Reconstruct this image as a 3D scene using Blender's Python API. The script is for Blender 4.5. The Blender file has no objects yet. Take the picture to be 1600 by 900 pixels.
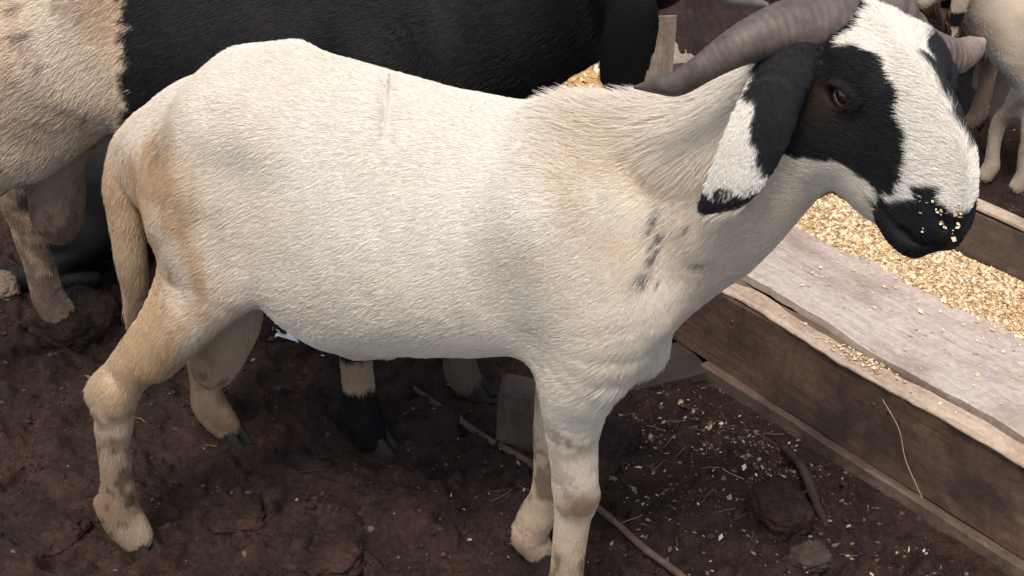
import bpy, math, random
import numpy as np
from mathutils import Vector

# ------------------------------------------------------------------ camera, world, sun, exposure
SC = bpy.context.scene
COL = SC.collection
cam_data = bpy.data.cameras.new('camera')
cam_data.sensor_width = 36.0
cam_data.lens = 45.0
cam_data.clip_start = 0.05
cam_data.clip_end = 2000.0
camera = bpy.data.objects.new('camera', cam_data)
camera.location = (0, 0, 1.4)
camera.rotation_euler = (math.radians(58), 0, 0)
COL.objects.link(camera)
SC.camera = camera

SUN_ELEV, SUN_AZ = math.radians(64), math.radians(196)     # azimuth of the sun seen from the scene, clockwise from +Y
world = bpy.data.worlds.new('World')
SC.world = world
world.use_nodes = True
wn = world.node_tree
sky = wn.nodes.new('ShaderNodeTexSky')
sky.sky_type = 'NISHITA'
sky.sun_disc = False
sky.sun_elevation = SUN_ELEV
sky.sun_rotation = SUN_AZ
sky.air_density = 1.0
sky.dust_density = 4.0
sky.ozone_density = 0.6
wn.links.new(sky.outputs[0], wn.nodes['Background'].inputs[0])
wn.nodes['Background'].inputs[1].default_value = 0.125
sun_data = bpy.data.lights.new('sun', 'SUN')
sun_data.energy = 1.5
sun_data.angle = math.radians(18)
sun_data.color = (1.0, 0.925, 0.82)
sun = bpy.data.objects.new('sun', sun_data)
sd = Vector((math.sin(SUN_AZ) * math.cos(SUN_ELEV), math.cos(SUN_AZ) * math.cos(SUN_ELEV), math.sin(SUN_ELEV)))
sun.rotation_euler = sd.to_track_quat('Z', 'Y').to_euler()
COL.objects.link(sun)
SC.view_settings.view_transform = 'Standard'
SC.view_settings.look = 'None'
SC.view_settings.gamma = 1
SC.view_settings.exposure = 0.60
try:
    SC.cycles_curves.shape = 'RIBBONS'
    SC.cycles_curves.subdivisions = 2
except Exception:
    pass

RNG = np.random.default_rng(7)

# ------------------------------------------------------------------ numpy noise
def _hash(ix, iy, iz, seed):
    h = (ix.astype(np.uint32) * np.uint32(374761393) + iy.astype(np.uint32) * np.uint32(668265263)
         + iz.astype(np.uint32) * np.uint32(2246822519) + np.uint32((seed * 3266489917) & 0xffffffff))
    h = (h ^ (h >> np.uint32(13))) * np.uint32(1274126177)
    h = h ^ (h >> np.uint32(16))
    return (h & np.uint32(0xffffff)).astype(np.float32) / np.float32(0xffffff)

def vnoise(P, scale=1.0, seed=0):
    """value noise in 0..1; P is (N,3)"""
    Q = np.asarray(P, np.float32) * np.float32(scale) + np.float32(100.5)
    I = np.floor(Q).astype(np.int64)
    f = Q - I
    f = f * f * (3 - 2 * f)
    r = 0
    for dx in (0, 1):
        for dy in (0, 1):
            for dz in (0, 1):
                w = (f[:, 0] if dx else 1 - f[:, 0]) * (f[:, 1] if dy else 1 - f[:, 1]) * (f[:, 2] if dz else 1 - f[:, 2])
                r = r + w * _hash(I[:, 0] + dx, I[:, 1] + dy, I[:, 2] + dz, seed)
    return r

def fbm(P, scale=1.0, seed=0, octaves=4):
    a, s, t, n = 1.0, scale, 0, 0
    for k in range(octaves):
        t = t + a * vnoise(P, s, seed + k * 17)
        n += a
        a *= 0.5
        s *= 2.03
    return t / n

def smooth(e0, e1, x):
    t = np.clip((x - e0) / (e1 - e0), 0, 1)
    return t * t * (3 - 2 * t)

def poly_dist(px, py, poly):
    """signed distance to a closed 2-D outline, negative inside"""
    d = np.full(px.shape, 1e9)
    inside = np.zeros(px.shape, bool)
    n = len(poly)
    for i in range(n):
        x1, y1 = poly[i]
        x2, y2 = poly[(i + 1) % n]
        ex, ey = x2 - x1, y2 - y1
        t = np.clip(((px - x1) * ex + (py - y1) * ey) / (ex * ex + ey * ey + 1e-12), 0, 1)
        d = np.minimum(d, np.hypot(px - x1 - t * ex, py - y1 - t * ey))
        cond = ((y1 > py) != (y2 > py)) & (px < (x2 - x1) * (py - y1) / (y2 - y1 + 1e-15) + x1)
        inside ^= cond
    return np.where(inside, -d, d)

# ------------------------------------------------------------------ materials
def new_mat(name):
    m = bpy.data.materials.new(name)
    m.use_nodes = True
    nt = m.node_tree
    return m, nt, nt.nodes['Principled BSDF']

def ramp(nt, stops, src):
    r = nt.nodes.new('ShaderNodeValToRGB')
    while len(r.color_ramp.elements) < len(stops):
        r.color_ramp.elements.new(0.5)
    for e, (p, c) in zip(r.color_ramp.elements, stops):
        e.position = p
        e.color = (*c, 1)
    nt.links.new(src, r.inputs[0])
    return r.outputs[0]

def noise_node(nt, scale, detail=6, rough=0.6, vec=None, stretch=None):
    n = nt.nodes.new('ShaderNodeTexNoise')
    n.inputs['Scale'].default_value = scale
    n.inputs['Detail'].default_value = detail
    n.inputs['Roughness'].default_value = rough
    if vec is None:
        vec = nt.nodes.new('ShaderNodeTexCoord').outputs['Object']
    if stretch:
        mp = nt.nodes.new('ShaderNodeMapping')
        mp.inputs['Scale'].default_value = stretch
        nt.links.new(vec, mp.inputs[0])
        vec = mp.outputs[0]
    nt.links.new(vec, n.inputs['Vector'])
    return n.outputs['Fac']

def mixc(nt, fac, a, b, mode='MIX'):
    m = nt.nodes.new('ShaderNodeMix')
    m.data_type = 'RGBA'
    m.blend_type = mode
    for sock, v in ((m.inputs[0], fac), (m.inputs[6], a), (m.inputs[7], b)):
        if isinstance(v, (int, float)):
            sock.default_value = v
        elif isinstance(v, tuple):
            sock.default_value = (*v, 1)
        else:
            nt.links.new(v, sock)
    return m.outputs[2]

def bump(nt, bs, h, dist=0.004, strength=0.6):
    b = nt.nodes.new('ShaderNodeBump')
    b.inputs['Distance'].default_value = dist
    b.inputs['Strength'].default_value = strength
    nt.links.new(h, b.inputs['Height'])
    nt.links.new(b.outputs[0], bs.inputs['Normal'])

def mat_wood(name, dark, light, dirt, dirt_amount=0.5, rough=0.85, axis=0):
    m, nt, bs = new_mat(name)
    st = [16, 16, 16]
    st[axis] = 1.2
    grain = noise_node(nt, 3.5, 8, 0.65, stretch=tuple(st))
    c = ramp(nt, [(0.3, dark), (0.7, light)], grain)
    d = noise_node(nt, 6, 8, 0.7)
    lo = 0.62 - 0.35 * dirt_amount
    df = ramp(nt, [(lo, (0, 0, 0)), (lo + 0.22, (1, 1, 1))], d)
    c = mixc(nt, df, c, dirt)
    st2 = [40, 40, 40]
    st2[axis] = .8
    crk = noise_node(nt, 1.6, 3, .5, stretch=tuple(st2))
    ck = ramp(nt, [(.485, (0, 0, 0)), (.5, (.65, .65, .65)), (.515, (0, 0, 0))], crk)
    c = mixc(nt, ck, c, tuple(v * .45 for v in dark))
    spk = ramp(nt, [(.62, (0, 0, 0)), (.70, (.7, .7, .7))], noise_node(nt, 38, 5, .75))
    c = mixc(nt, spk, c, dirt)
    fine = noise_node(nt, 90, 4, 0.7)
    c = mixc(nt, 0.35, c, ramp(nt, [(0.35, (0.25, 0.25, 0.25)), (0.65, (1, 1, 1))], fine), 'MULTIPLY')
    nt.links.new(c, bs.inputs['Base Color'])
    bs.inputs['Roughness'].default_value = rough
    bump(nt, bs, mixc(nt, 0.5, grain, fine), 0.003, 0.7)
    return m

def mat_coat(name, rough=0.75, sheen=0.15, spec=0.25, mult=1.0):
    """skin or hair: the animal's own coat colour comes from the 'coat' attribute of its geometry"""
    m, nt, bs = new_mat(name)
    a = nt.nodes.new('ShaderNodeAttribute')
    a.attribute_name = 'coat'
    c = a.outputs['Color']
    if mult != 1.0:
        c = mixc(nt, 1.0, c, (mult, mult, mult), 'MULTIPLY')
    nt.links.new(c, bs.inputs['Base Color'])
    bs.inputs['Roughness'].default_value = rough
    bs.inputs['Specular IOR Level'].default_value = spec
    return m

def mat_plain(name, c1, c2, scale=30, rough=0.8, bumpd=0.002, spec=0.3, stretch=None):
    m, nt, bs = new_mat(name)
    n = noise_node(nt, scale, 6, 0.65, stretch=stretch)
    nt.links.new(ramp(nt, [(0.3, c1), (0.7, c2)], n), bs.inputs['Base Color'])
    bs.inputs['Roughness'].default_value = rough
    bs.inputs['Specular IOR Level'].default_value = spec
    if bumpd:
        bump(nt, bs, n, bumpd, 0.6)
    return m

# ------------------------------------------------------------------ object helpers
def tag(o, label=None, cat=None, group=None, kind=None):
    if label: o['label'] = label
    if cat: o['category'] = cat
    if group: o['group'] = group
    if kind: o['kind'] = kind
    return o

def empty(name, loc, rz=0.0):
    o = bpy.data.objects.new(name, None)
    o.location = loc
    o.rotation_euler = (0, 0, rz)
    o.empty_display_size = 0.1
    COL.objects.link(o)
    return o

def np_mesh(name, V, Fc, mat, parent=None, smooth_shade=True, attr=None):
    """V (N,3), Fc (M,3|4) arrays -> one linked mesh object"""
    V = np.ascontiguousarray(V, np.float32)
    Fc = np.ascontiguousarray(Fc, np.int32)
    me = bpy.data.meshes.new(name)
    k = Fc.shape[1]
    me.vertices.add(len(V))
    me.vertices.foreach_set('co', V.ravel())
    me.loops.add(Fc.size)
    me.loops.foreach_set('vertex_index', Fc.ravel())
    me.polygons.add(len(Fc))
    me.polygons.foreach_set('loop_start', np.arange(0, Fc.size, k, dtype=np.int32))
    try:
        me.polygons.foreach_set('loop_total', np.full(len(Fc), k, np.int32))
    except Exception:
        pass
    me.update(calc_edges=True)
    me.validate()
    if smooth_shade:
        me.polygons.foreach_set('use_smooth', np.ones(len(me.polygons), bool))
    if attr is not None:
        at = me.color_attributes.new('coat', 'FLOAT_COLOR', 'POINT')
        buf = np.ones((len(V), 4), np.float32)
        buf[:, :3] = attr
        at.data.foreach_set('color', buf.ravel())
    me.materials.append(mat)
    o = bpy.data.objects.new(name, me)
    COL.objects.link(o)
    if parent is not None:
        o.parent = parent
    return o

def grid_faces(nu, nv, closed_v=False, off=0):
    i = np.arange(nu - 1)[:, None]
    j = np.arange(nv if closed_v else nv - 1)[None, :]
    j2 = (j + 1) % nv
    a = i * nv + j
    b = i * nv + j2
    c = (i + 1) * nv + j2
    d = (i + 1) * nv + j
    return (np.stack([a, b, c, d], -1).reshape(-1, 4) + off).astype(np.int32)

def curve_pts(P, n):
    """Catmull-Rom resampling of a polyline (rows may hold extra values such as radii)"""
    P = np.asarray(P, float)
    m = len(P)
    E = np.vstack([2 * P[0] - P[1], P, 2 * P[-1] - P[-2]])
    t = np.linspace(0, m - 1, n)
    i = np.minimum(t.astype(int), m - 2)
    f = (t - i)[:, None]
    p0, p1, p2, p3 = E[i], E[i + 1], E[i + 2], E[i + 3]
    return 0.5 * (2 * p1 + (p2 - p0) * f + (2 * p0 - 5 * p1 + 4 * p2 - p3) * f ** 2 + (3 * p1 - p0 - 3 * p2 + p3) * f ** 3)

def tube(P, R, nv=16, flat=1.0, flat_dir=(0, 0, 1), ridges=None):
    """tube along points P with radii R; returns V, quads (ends closed by tiny rings)"""
    P = np.asarray(P, float)
    n = len(P)
    T = np.gradient(P, axis=0)
    T /= np.linalg.norm(T, axis=1)[:, None] + 1e-12
    ref = np.array(flat_dir, float)
    A = ref - T * (T @ ref)[:, None]
    A /= np.linalg.norm(A, axis=1)[:, None] + 1e-12
    B = np.cross(T, A)
    th = np.linspace(0, 2 * np.pi, nv, endpoint=False)
    R = np.asarray(R, float)
    rr = R[:, None] * np.ones(nv)[None, :]
    if ridges is not None:
        rr = rr * ridges(np.linspace(0, 1, n)[:, None], th[None, :])
    V = P[:, None, :] + rr[..., None] * (np.cos(th)[None, :, None] * A[:, None, :] * flat + np.sin(th)[None, :, None] * B[:, None, :])
    V = V.reshape(-1, 3)
    return V, grid_faces(n, nv, True)[:, ::-1]

# ------------------------------------------------------------------ implicit modelling of bodies (signed distance grids + surface nets)
def dense(st, n=240):
    """smooth resampling of loft stations, first column the axis"""
    st = np.asarray(st, float)
    q = curve_pts(st, n)
    q[:, 0] = np.maximum.accumulate(q[:, 0])
    return q

class Field:
    def __init__(s, lo, hi, h):
        s.h = h
        s.lo = np.array(lo, np.float32)
        s.n = np.ceil((np.array(hi) - s.lo) / h).astype(int) + 1
        s.ax = [s.lo[i] + h * np.arange(s.n[i], dtype=np.float32) for i in range(3)]
        s.f = np.full(tuple(s.n), 1.0, np.float32)

    def _slab(s, lo, hi):
        i0 = np.clip(((np.asarray(lo) - s.lo) / s.h).astype(int), 0, s.n - 1)
        i1 = np.clip(((np.asarray(hi) - s.lo) / s.h).astype(int) + 2, 1, s.n)
        sl = tuple(slice(a, b) for a, b in zip(i0, i1))
        X, Y, Z = s.ax[0][sl[0]][:, None, None], s.ax[1][sl[1]][None, :, None], s.ax[2][sl[2]][None, None, :]
        return sl, X, Y, Z

    def union(s, sl, d, k):
        f = s.f[sl]
        if k > 0:
            hh = np.maximum(k - np.abs(f - d), 0) / k
            s.f[sl] = np.minimum(f, d) - hh * hh * k * 0.25
        else:
            s.f[sl] = np.minimum(f, d)

    def cut(s, sl, d, k):
        f = s.f[sl]
        d = -d
        hh = np.maximum(k - np.abs(f - d), 0) / k
        s.f[sl] = np.maximum(f, d) + hh * hh * k * 0.25

    def loft(s, st, k=0.03, frame=None, cut=False, egg=0.0):
        """st rows: axis, lateral centre, top, bottom, half width; frame = (origin, e_axis, e_lat, e_up) or None for x,y,z"""
        q = dense(st)
        if frame is None:
            o, E = np.zeros(3), np.eye(3)
        else:
            o, E = np.array(frame[0], float), np.array(frame[1:], float)
        cor = []
        for r in np.asarray(st, float):
            for sy in (-1, 1):
                for v in (r[2], r[3]):
                    cor.append(o + r[0] * E[0] + (r[1] + sy * r[4]) * E[1] + v * E[2])
        cor = np.array(cor)
        sl, X, Y, Z = s._slab(cor.min(0) - 0.03 - k * 1.2, cor.max(0) + 0.03 + k * 1.2)
        a = (X - o[0]) * E[0][0] + (Y - o[1]) * E[0][1] + (Z - o[2]) * E[0][2]
        b = (X - o[0]) * E[1][0] + (Y - o[1]) * E[1][1] + (Z - o[2]) * E[1][2]
        c = (X - o[0]) * E[2][0] + (Y - o[1]) * E[2][1] + (Z - o[2]) * E[2][2]
        a, b, c = [np.broadcast_to(v, (X.shape[0], Y.shape[1], Z.shape[2])).astype(np.float32) for v in (a, b, c)]
        ac = np.clip(a, q[0, 0], q[-1, 0])
        g = lambda j: np.interp(ac, q[:, 0], q[:, j]).astype(np.float32)
        lat, top, bot, hw = g(1), g(2), g(3), g(4)
        zc, hz = (top + bot) / 2, np.maximum((top - bot) / 2, 0.003)
        hw = np.maximum(hw, 0.003)
        dz = (c - zc)
        if egg:
            hw = hw * (1 - egg * np.clip(dz / hz, -1.2, 1.2))
        dy = (b - lat)
        k1 = np.sqrt((dy / hw) ** 2 + (dz / hz) ** 2)
        k2 = np.sqrt((dy / hw ** 2) ** 2 + (dz / hz ** 2) ** 2) + 1e-6
        d = np.where(k1 > 0.05, k1 * (k1 - 1) / k2, -np.minimum(hw, hz))
        over = np.abs(a - ac)
        d = np.where(over > 0, np.sqrt(np.maximum(d, 0) ** 2 + over ** 2), d)
        (s.cut if cut else s.union)(sl, d.astype(np.float32), k)

    def limb(s, pts, k=0.03, flat=1.0, cut=False, kin=0.015):
        """chain of round cones; pts rows x,y,z,r.  flat > 1 makes it thinner across y, following the chain"""
        P = np.asarray(pts, float)
        if len(P) > 2:
            P = curve_pts(P, (len(P) - 1) * 4 + 1)
            P[:, 3] = np.maximum(P[:, 3], 0.002)
            kin = 0
        r = P[:, 3].max() + 0.02 + k * 1.2
        sl, X, Y, Z = s._slab(P[:, :3].min(0) - r, P[:, :3].max(0) + r)
        dd = None
        for a, b in zip(P[:-1], P[1:]):
            A, ba = a[:3], b[:3] - a[:3]
            L2 = float(ba[0] ** 2 + (ba[1]) ** 2 + ba[2] ** 2) + 1e-9
            hh = np.clip(((X - A[0]) * ba[0] + (Y - A[1]) * ba[1] + (Z - A[2]) * ba[2]) / L2, 0, 1)
            qx, qy, qz = X - A[0] - hh * ba[0], (Y - A[1] - hh * ba[1]) * flat, Z - A[2] - hh * ba[2]
            d = np.sqrt(qx * qx + qy * qy + qz * qz) - (a[3] + (b[3] - a[3]) * hh)
            if flat > 1:
                d = d / (1 + (flat - 1) * 0.5)
            if dd is None:
                dd = d
            else:
                if kin > 0:
                    h2 = np.maximum(kin - np.abs(dd - d), 0) / kin
                    dd = np.minimum(dd, d) - h2 * h2 * kin * 0.25
                else:
                    dd = np.minimum(dd, d)
        (s.cut if cut else s.union)(sl, dd.astype(np.float32), k)

    def ell(s, c, r, k=0.02, cut=False, frame=None):
        c, r = np.asarray(c, float), np.asarray(r, float)
        E = np.eye(3) if frame is None else np.array(frame, float)
        ext = np.sqrt(((E * r[:, None]) ** 2).sum(0)) + 0.02 + k * 1.2
        sl, X, Y, Z = s._slab(c - ext, c + ext)
        k1 = k2 = 0
        for i in range(3):
            v = (X - c[0]) * E[i][0] + (Y - c[1]) * E[i][1] + (Z - c[2]) * E[i][2]
            k1 = k1 + (v / r[i]) ** 2
            k2 = k2 + (v / r[i] ** 2) ** 2
        k1 = np.sqrt(k1)
        k2 = np.sqrt(k2) + 1e-6
        d = np.where(k1 > 0.05, k1 * (k1 - 1) / k2, -r.min())
        (s.cut if cut else s.union)(sl, d.astype(np.float32), k)

    def mesh(s):
        """naive surface nets"""
        f = s.f
        ins = f < 0
        nx, ny, nz = f.shape
        cnt = np.zeros((nx - 1, ny - 1, nz - 1), np.int8)
        for dx in (0, 1):
            for dy in (0, 1):
                for dz in (0, 1):
                    cnt += ins[dx:nx - 1 + dx, dy:ny - 1 + dy, dz:nz - 1 + dz]
        act = (cnt > 0) & (cnt < 8)
        cells = np.argwhere(act)
        idx = np.full(act.shape, -1, np.int32)
        idx[act] = np.arange(len(cells))
        acc = np.zeros((len(cells), 3))
        num = np.zeros(len(cells))
        cs = [(0, 0, 0), (1, 0, 0), (0, 1, 0), (1, 1, 0), (0, 0, 1), (1, 0, 1), (0, 1, 1), (1, 1, 1)]
        val = {c: f[cells[:, 0] + c[0], cells[:, 1] + c[1], cells[:, 2] + c[2]] for c in cs}
        for c in cs:
            for ax in range(3):
                if c[ax] == 0:
                    e = list(c)
                    e[ax] = 1
                    a, b = val[c], val[tuple(e)]
                    m = (a < 0) != (b < 0)
                    t = np.where(m, a / np.where(m, a - b, 1), 0)
                    p = np.tile(np.array(c, float), (len(cells), 1))
                    p[:, ax] = t
                    acc[m] += p[m]
                    num[m] += 1
        V = (cells + acc / num[:, None]) * s.h + s.lo
        quads = []
        for ax in range(3):
            u, v = (ax + 1) % 3, (ax + 2) % 3
            sa = [slice(1, -1)] * 3
            sb = [slice(1, -1)] * 3
            sa[ax] = slice(1, -2)
            sb[ax] = slice(2, -1)
            A, B = ins[tuple(sa)], ins[tuple(sb)]
            E = np.argwhere(A != B) + 1
            flip = ~A[tuple((E - 1).T)]
            def at(du, dv):
                q = E.copy()
                q[:, u] -= du
                q[:, v] -= dv
                return idx[tuple(q.T)]
            q = np.stack([at(1, 1), at(0, 1), at(0, 0), at(1, 0)], -1)
            q[flip] = q[flip][:, ::-1]
            quads.append(q)
        Q = np.vstack(quads)
        return V, Q[(Q >= 0).all(1)]

def laplace(V, Q, it=2, lam=0.5):
    n = len(V)
    e = np.vstack([Q[:, [0, 1]], Q[:, [1, 2]], Q[:, [2, 3]], Q[:, [3, 0]]])
    a = np.r_[e[:, 0], e[:, 1]]
    b = np.r_[e[:, 1], e[:, 0]]
    deg = np.bincount(a, minlength=n)[:, None]
    for _ in range(it):
        for l in (lam, -lam * 1.04):
            S = np.stack([np.bincount(a, V[b, i], n) for i in range(3)], -1) / np.maximum(deg, 1)
            V = V + l * (S - V)
    return V

def vert_normals(V, Q):
    n = np.cross(V[Q[:, 2]] - V[Q[:, 0]], V[Q[:, 3]] - V[Q[:, 1]])
    N = np.zeros_like(V)
    for i in range(3):
        for j in range(4):
            N[:, i] += np.bincount(Q[:, j], n[:, i], len(V))
    return N / (np.linalg.norm(N, axis=1)[:, None] + 1e-12)

# ------------------------------------------------------------------ hair
def fur(name, V, Q, N, count, mat, parent, flow, length, colour, radius=0.00035, seg=4, density=None, lift=0.35, messy=0.25, seed=1, zmin=None):
    """a coat of short hairs: each hair is a curve rooted on the skin, laid along flow(P) and coloured by colour(P)"""
    rng = np.random.default_rng(seed)
    area = 0.5 * np.linalg.norm(np.cross(V[Q[:, 2]] - V[Q[:, 0]], V[Q[:, 3]] - V[Q[:, 1]]), axis=1)
    C = V[Q].mean(1)
    w = area.copy()
    if density is not None:
        w = w * density(C)
    cum = np.cumsum(w)
    fi = np.searchsorted(cum, rng.random(count) * cum[-1])
    a, b = rng.random((count, 1)), rng.random((count, 1))
    q = Q[fi]
    P = (V[q[:, 0]] * (1 - a) + V[q[:, 1]] * a) * (1 - b) + (V[q[:, 3]] * (1 - a) + V[q[:, 2]] * a) * b
    n = (N[q[:, 0]] * (1 - a) + N[q[:, 1]] * a) * (1 - b) + (N[q[:, 3]] * (1 - a) + N[q[:, 2]] * a) * b
    n /= np.linalg.norm(n, axis=1)[:, None]
    L = length(P) * (0.7 + 0.6 * rng.random(count))
    d = flow(P, n)
    # locks: neighbouring hairs wander together
    wob = np.stack([vnoise(P, 45, 31), vnoise(P, 45, 32), vnoise(P, 45, 33)], -1) - 0.5
    wob += 0.8 * (np.stack([vnoise(P, 14, 41), vnoise(P, 14, 42), vnoise(P, 14, 43)], -1) - 0.5)
    d = d + wob * 1.5 * messy + rng.normal(0, messy * 1.1, (count, 3))
    d = d - n * (d * n).sum(1)[:, None]
    d /= np.linalg.norm(d, axis=1)[:, None] + 1e-9
    lf = lift(P) if callable(lift) else np.full(count, lift)
    lf = lf * (0.6 + 0.8 * rng.random(count))
    ts = np.linspace(0, 1, seg)
    pos = np.empty((count, seg, 3), np.float32)
    for k, t in enumerate(ts):
        up = lf * (t - 0.45 * t * t)
        pos[:, k] = P - n * 0.0006 + (d * t + n * up[:, None]) * L[:, None]
    keep = np.ones(count, bool)
    if zmin is not None:
        keep = pos[:, :, 2].min(1) > zmin
    pos = pos[keep]
    P = P[keep]
    count = len(P)
    cu = bpy.data.hair_curves.new(name)
    cu.add_curves([seg] * count)
    cu.attributes['position'].data.foreach_set('vector', pos.ravel())
    ra = cu.attributes.new('radius', 'FLOAT', 'POINT') if 'radius' not in cu.attributes else cu.attributes['radius']
    rad = radius(P) if callable(radius) else np.full(count, radius)
    prof = np.array([1.0, 1.0, 0.8, 0.25]) if seg == 4 else np.linspace(1, 0.2, seg)
    ra.data.foreach_set('value', (rad[:, None] * prof[None, :]).astype(np.float32).ravel())
    ca = cu.attributes.new('coat', 'FLOAT_COLOR', 'CURVE')
    buf = np.ones((count, 4), np.float32)
    c = colour(P)
    jit = (1 + rng.normal(0, 0.07, count))[:, None]
    buf[:, :3] = np.clip(c * jit, 0.002, 0.95)
    ca.data.foreach_set('color', buf.ravel())
    cu.materials.append(mat)
    o = bpy.data.objects.new(name, cu)
    COL.objects.link(o)
    o.parent = parent
    return o

# ------------------------------------------------------------------ ground
FEET = [(-.605, 1.482), (-.518, 1.753), (.037, 1.449), (.067, 1.307), (-.868, 2.071), (-.251, 1.721), (-.091, 1.877),
        (1.134, 2.714), (1.193, 2.665), (-.80, 1.85)]

def axis_lines(lo, hi, step, far):
    a = np.arange(lo, hi, step)
    g, s, x = [], step, hi
    while x < far:
        g.append(x)
        s *= 1.25
        x += s
    g.append(far)
    g2, s, x = [], step, lo
    while x > -far:
        s *= 1.25
        x -= s
        g2.append(x)
    return np.r_[g2[::-1], a, g]

def ground_h(x, y):
    P = np.stack([x, y, np.zeros_like(x)], -1)
    w = (np.stack([vnoise(P, 7, 3), vnoise(P, 7, 4), np.zeros(len(P))], -1) - .5) * .12
    P = P + w
    h = (fbm(P, 2.2, 5, 3) - .5) * .035
    c = fbm(P, 11, 9, 3)
    h += .023 * smooth(.44, .60, c) - .010
    c2 = fbm(P, 30, 12, 3)
    h += .017 * smooth(.45, .6, c2)
    h += (fbm(P, 75, 14, 3) - .5) * .014
    k = np.ones_like(x)
    for fx, fy in FEET:
        k *= 1 - .9 * np.exp(-((x - fx) ** 2 + (y - fy) ** 2) / .06 ** 2)
    # keep the trough's footing level
    tx = (x - .3736) * .6226 - (y - 1.9226) * .7825
    ty = (x - .3736) * .7825 + (y - 1.9226) * .6226
    k *= 1 - .85 * smooth(.05, -.0, np.maximum(np.abs(ty - .24) - .27, 0)) * smooth(-.35, -.2, tx)
    return h * k

gx = axis_lines(-1.1, 1.6, .0055, 90.)
gy = axis_lines(1.3, 3.1, .0055, 90.)
GX, GY = np.meshgrid(gx, gy, indexing='ij')
gz = ground_h(GX.ravel(), GY.ravel())
GV = np.stack([GX.ravel(), GY.ravel(), gz], -1)

m, nt, bs = new_mat('mud')
n1 = noise_node(nt, 5, 8, .65)
n2 = noise_node(nt, 28, 8, .7)
n3 = noise_node(nt, 150, 4, .7)
c = ramp(nt, [(.3, (.011, .0064, .0046)), (.50, (.025, .0138, .0098)), (.72, (.074, .038, .027))], n1)
c = mixc(nt, .55, c, ramp(nt, [(.3, (.008, .0046, .0035)), (.5, (.030, .017, .0125)), (.72, (.098, .053, .038))], n2))
c = mixc(nt, .75, c, ramp(nt, [(.36, (.28, .26, .24)), (.62, (1.35, 1.25, 1.15))], n3), 'MULTIPLY')
red = ramp(nt, [(.58, (0, 0, 0)), (.72, (.6, .6, .6))], noise_node(nt, 9, 5, .6))
c = mixc(nt, red, c, (.065, .032, .026))
nt.links.new(c, bs.inputs['Base Color'])
nt.links.new(ramp(nt, [(.35, (.6, .6, .6)), (.6, (.95, .95, .95))], n2), bs.inputs['Roughness'])
bs.inputs['Specular IOR Level'].default_value = .25
bump(nt, bs, mixc(nt, .5, n2, n3), .009, 1.0)
M_MUD = m
ground = tag(np_mesh('ground', GV, grid_faces(len(gx), len(gy)), M_MUD), kind='structure')

def gz_at(x, y):
    return float(ground_h(np.array([float(x)]), np.array([float(y)]))[0])

# ------------------------------------------------------------------ boards
def board(name, prof, x0, x1, mat, parent, seg=30, cham=.003, wob=.0025, seed=0, warp=None, skew=(0, 0)):
    """a plank of cross-section prof [(y,z)...] running along local x, edges chamfered and slightly uneven"""
    pr = np.array(prof, float)
    pts = []
    n = len(pr)
    for i in range(n):
        p, a, b = pr[i], pr[i - 1], pr[(i + 1) % n]
        for q in (a, b):
            d = q - p
            L = np.linalg.norm(d)
            pts.append(p + d / L * min(cham, L * .3))
    pts = np.array(pts)
    # split the long edges so that the surface can be uneven
    fine = []
    for i in range(len(pts)):
        a, b = pts[i], pts[(i + 1) % len(pts)]
        k = max(1, int(np.linalg.norm(b - a) / .03))
        for j in range(k):
            fine.append(a + (b - a) * j / k)
    pts = np.array(fine)
    m_ = len(pts)
    xs = np.linspace(x0, x1, seg)
    V = np.zeros((seg, m_, 3))
    V[:, :, 0] = xs[:, None] + skew[0] * (pts[None, :, 1])
    V[:, :, 1:] = pts[None]
    P = V.reshape(-1, 3)
    P[:, 1] += (vnoise(P, 9, 50 + seed) - .5) * wob * 3
    P[:, 2] += (vnoise(P, 7, 60 + seed) - .5) * wob * 3
    P += (np.stack([vnoise(P, 40, 70 + seed), vnoise(P, 40, 71 + seed), vnoise(P, 40, 72 + seed)], -1) - .5) * wob * 1.2
    if warp is not None:
        P = warp(P)
    F = [tuple(f) for f in grid_faces(seg, m_, True)]
    me = bpy.data.meshes.new(name)
    me.from_pydata([tuple(p) for p in P], [], F + [tuple(range(m_))[::-1], tuple(range((seg - 1) * m_, seg * m_))])
    bm_fix(me)
    me.materials.append(mat)
    o = bpy.data.objects.new(name, me)
    COL.objects.link(o)
    if parent is not None:
        o.parent = parent
    return o

def bm_fix(me):
    import bmesh
    bm = bmesh.new()
    bm.from_mesh(me)
    bmesh.ops.recalc_face_normals(bm, faces=bm.faces)
    bm.to_mesh(me)
    bm.free()

W_OUT = mat_wood('muddy_wood', (.115, .064, .040), (.225, .135, .088), (.055, .032, .022), .65)
W_BAT = mat_wood('batten_wood', (.13, .082, .056), (.24, .165, .12), (.06, .036, .025), .6)
W_RIM = mat_wood('worn_wood', (.44, .32, .22), (.66, .52, .40), (.32, .21, .14), .4)
W_IN = mat_wood('pale_wood', (.54, .445, .37), (.69, .59, .51), (.40, .30, .235), .45)
W_FAR = mat_wood('dark_brown_wood', (.080, .052, .038), (.145, .098, .073), (.05, .032, .024), .6)  # dark brown, for the far board and the floor boards
W_OLD = mat_wood('grey_wood', (.26, .20, .15), (.42, .34, .26), (.14, .09, .065), .4, axis=2)
W_DARK = mat_wood('dark_wood', (.035, .026, .021), (.07, .05, .042), (.025, .018, .014), .5)

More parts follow.
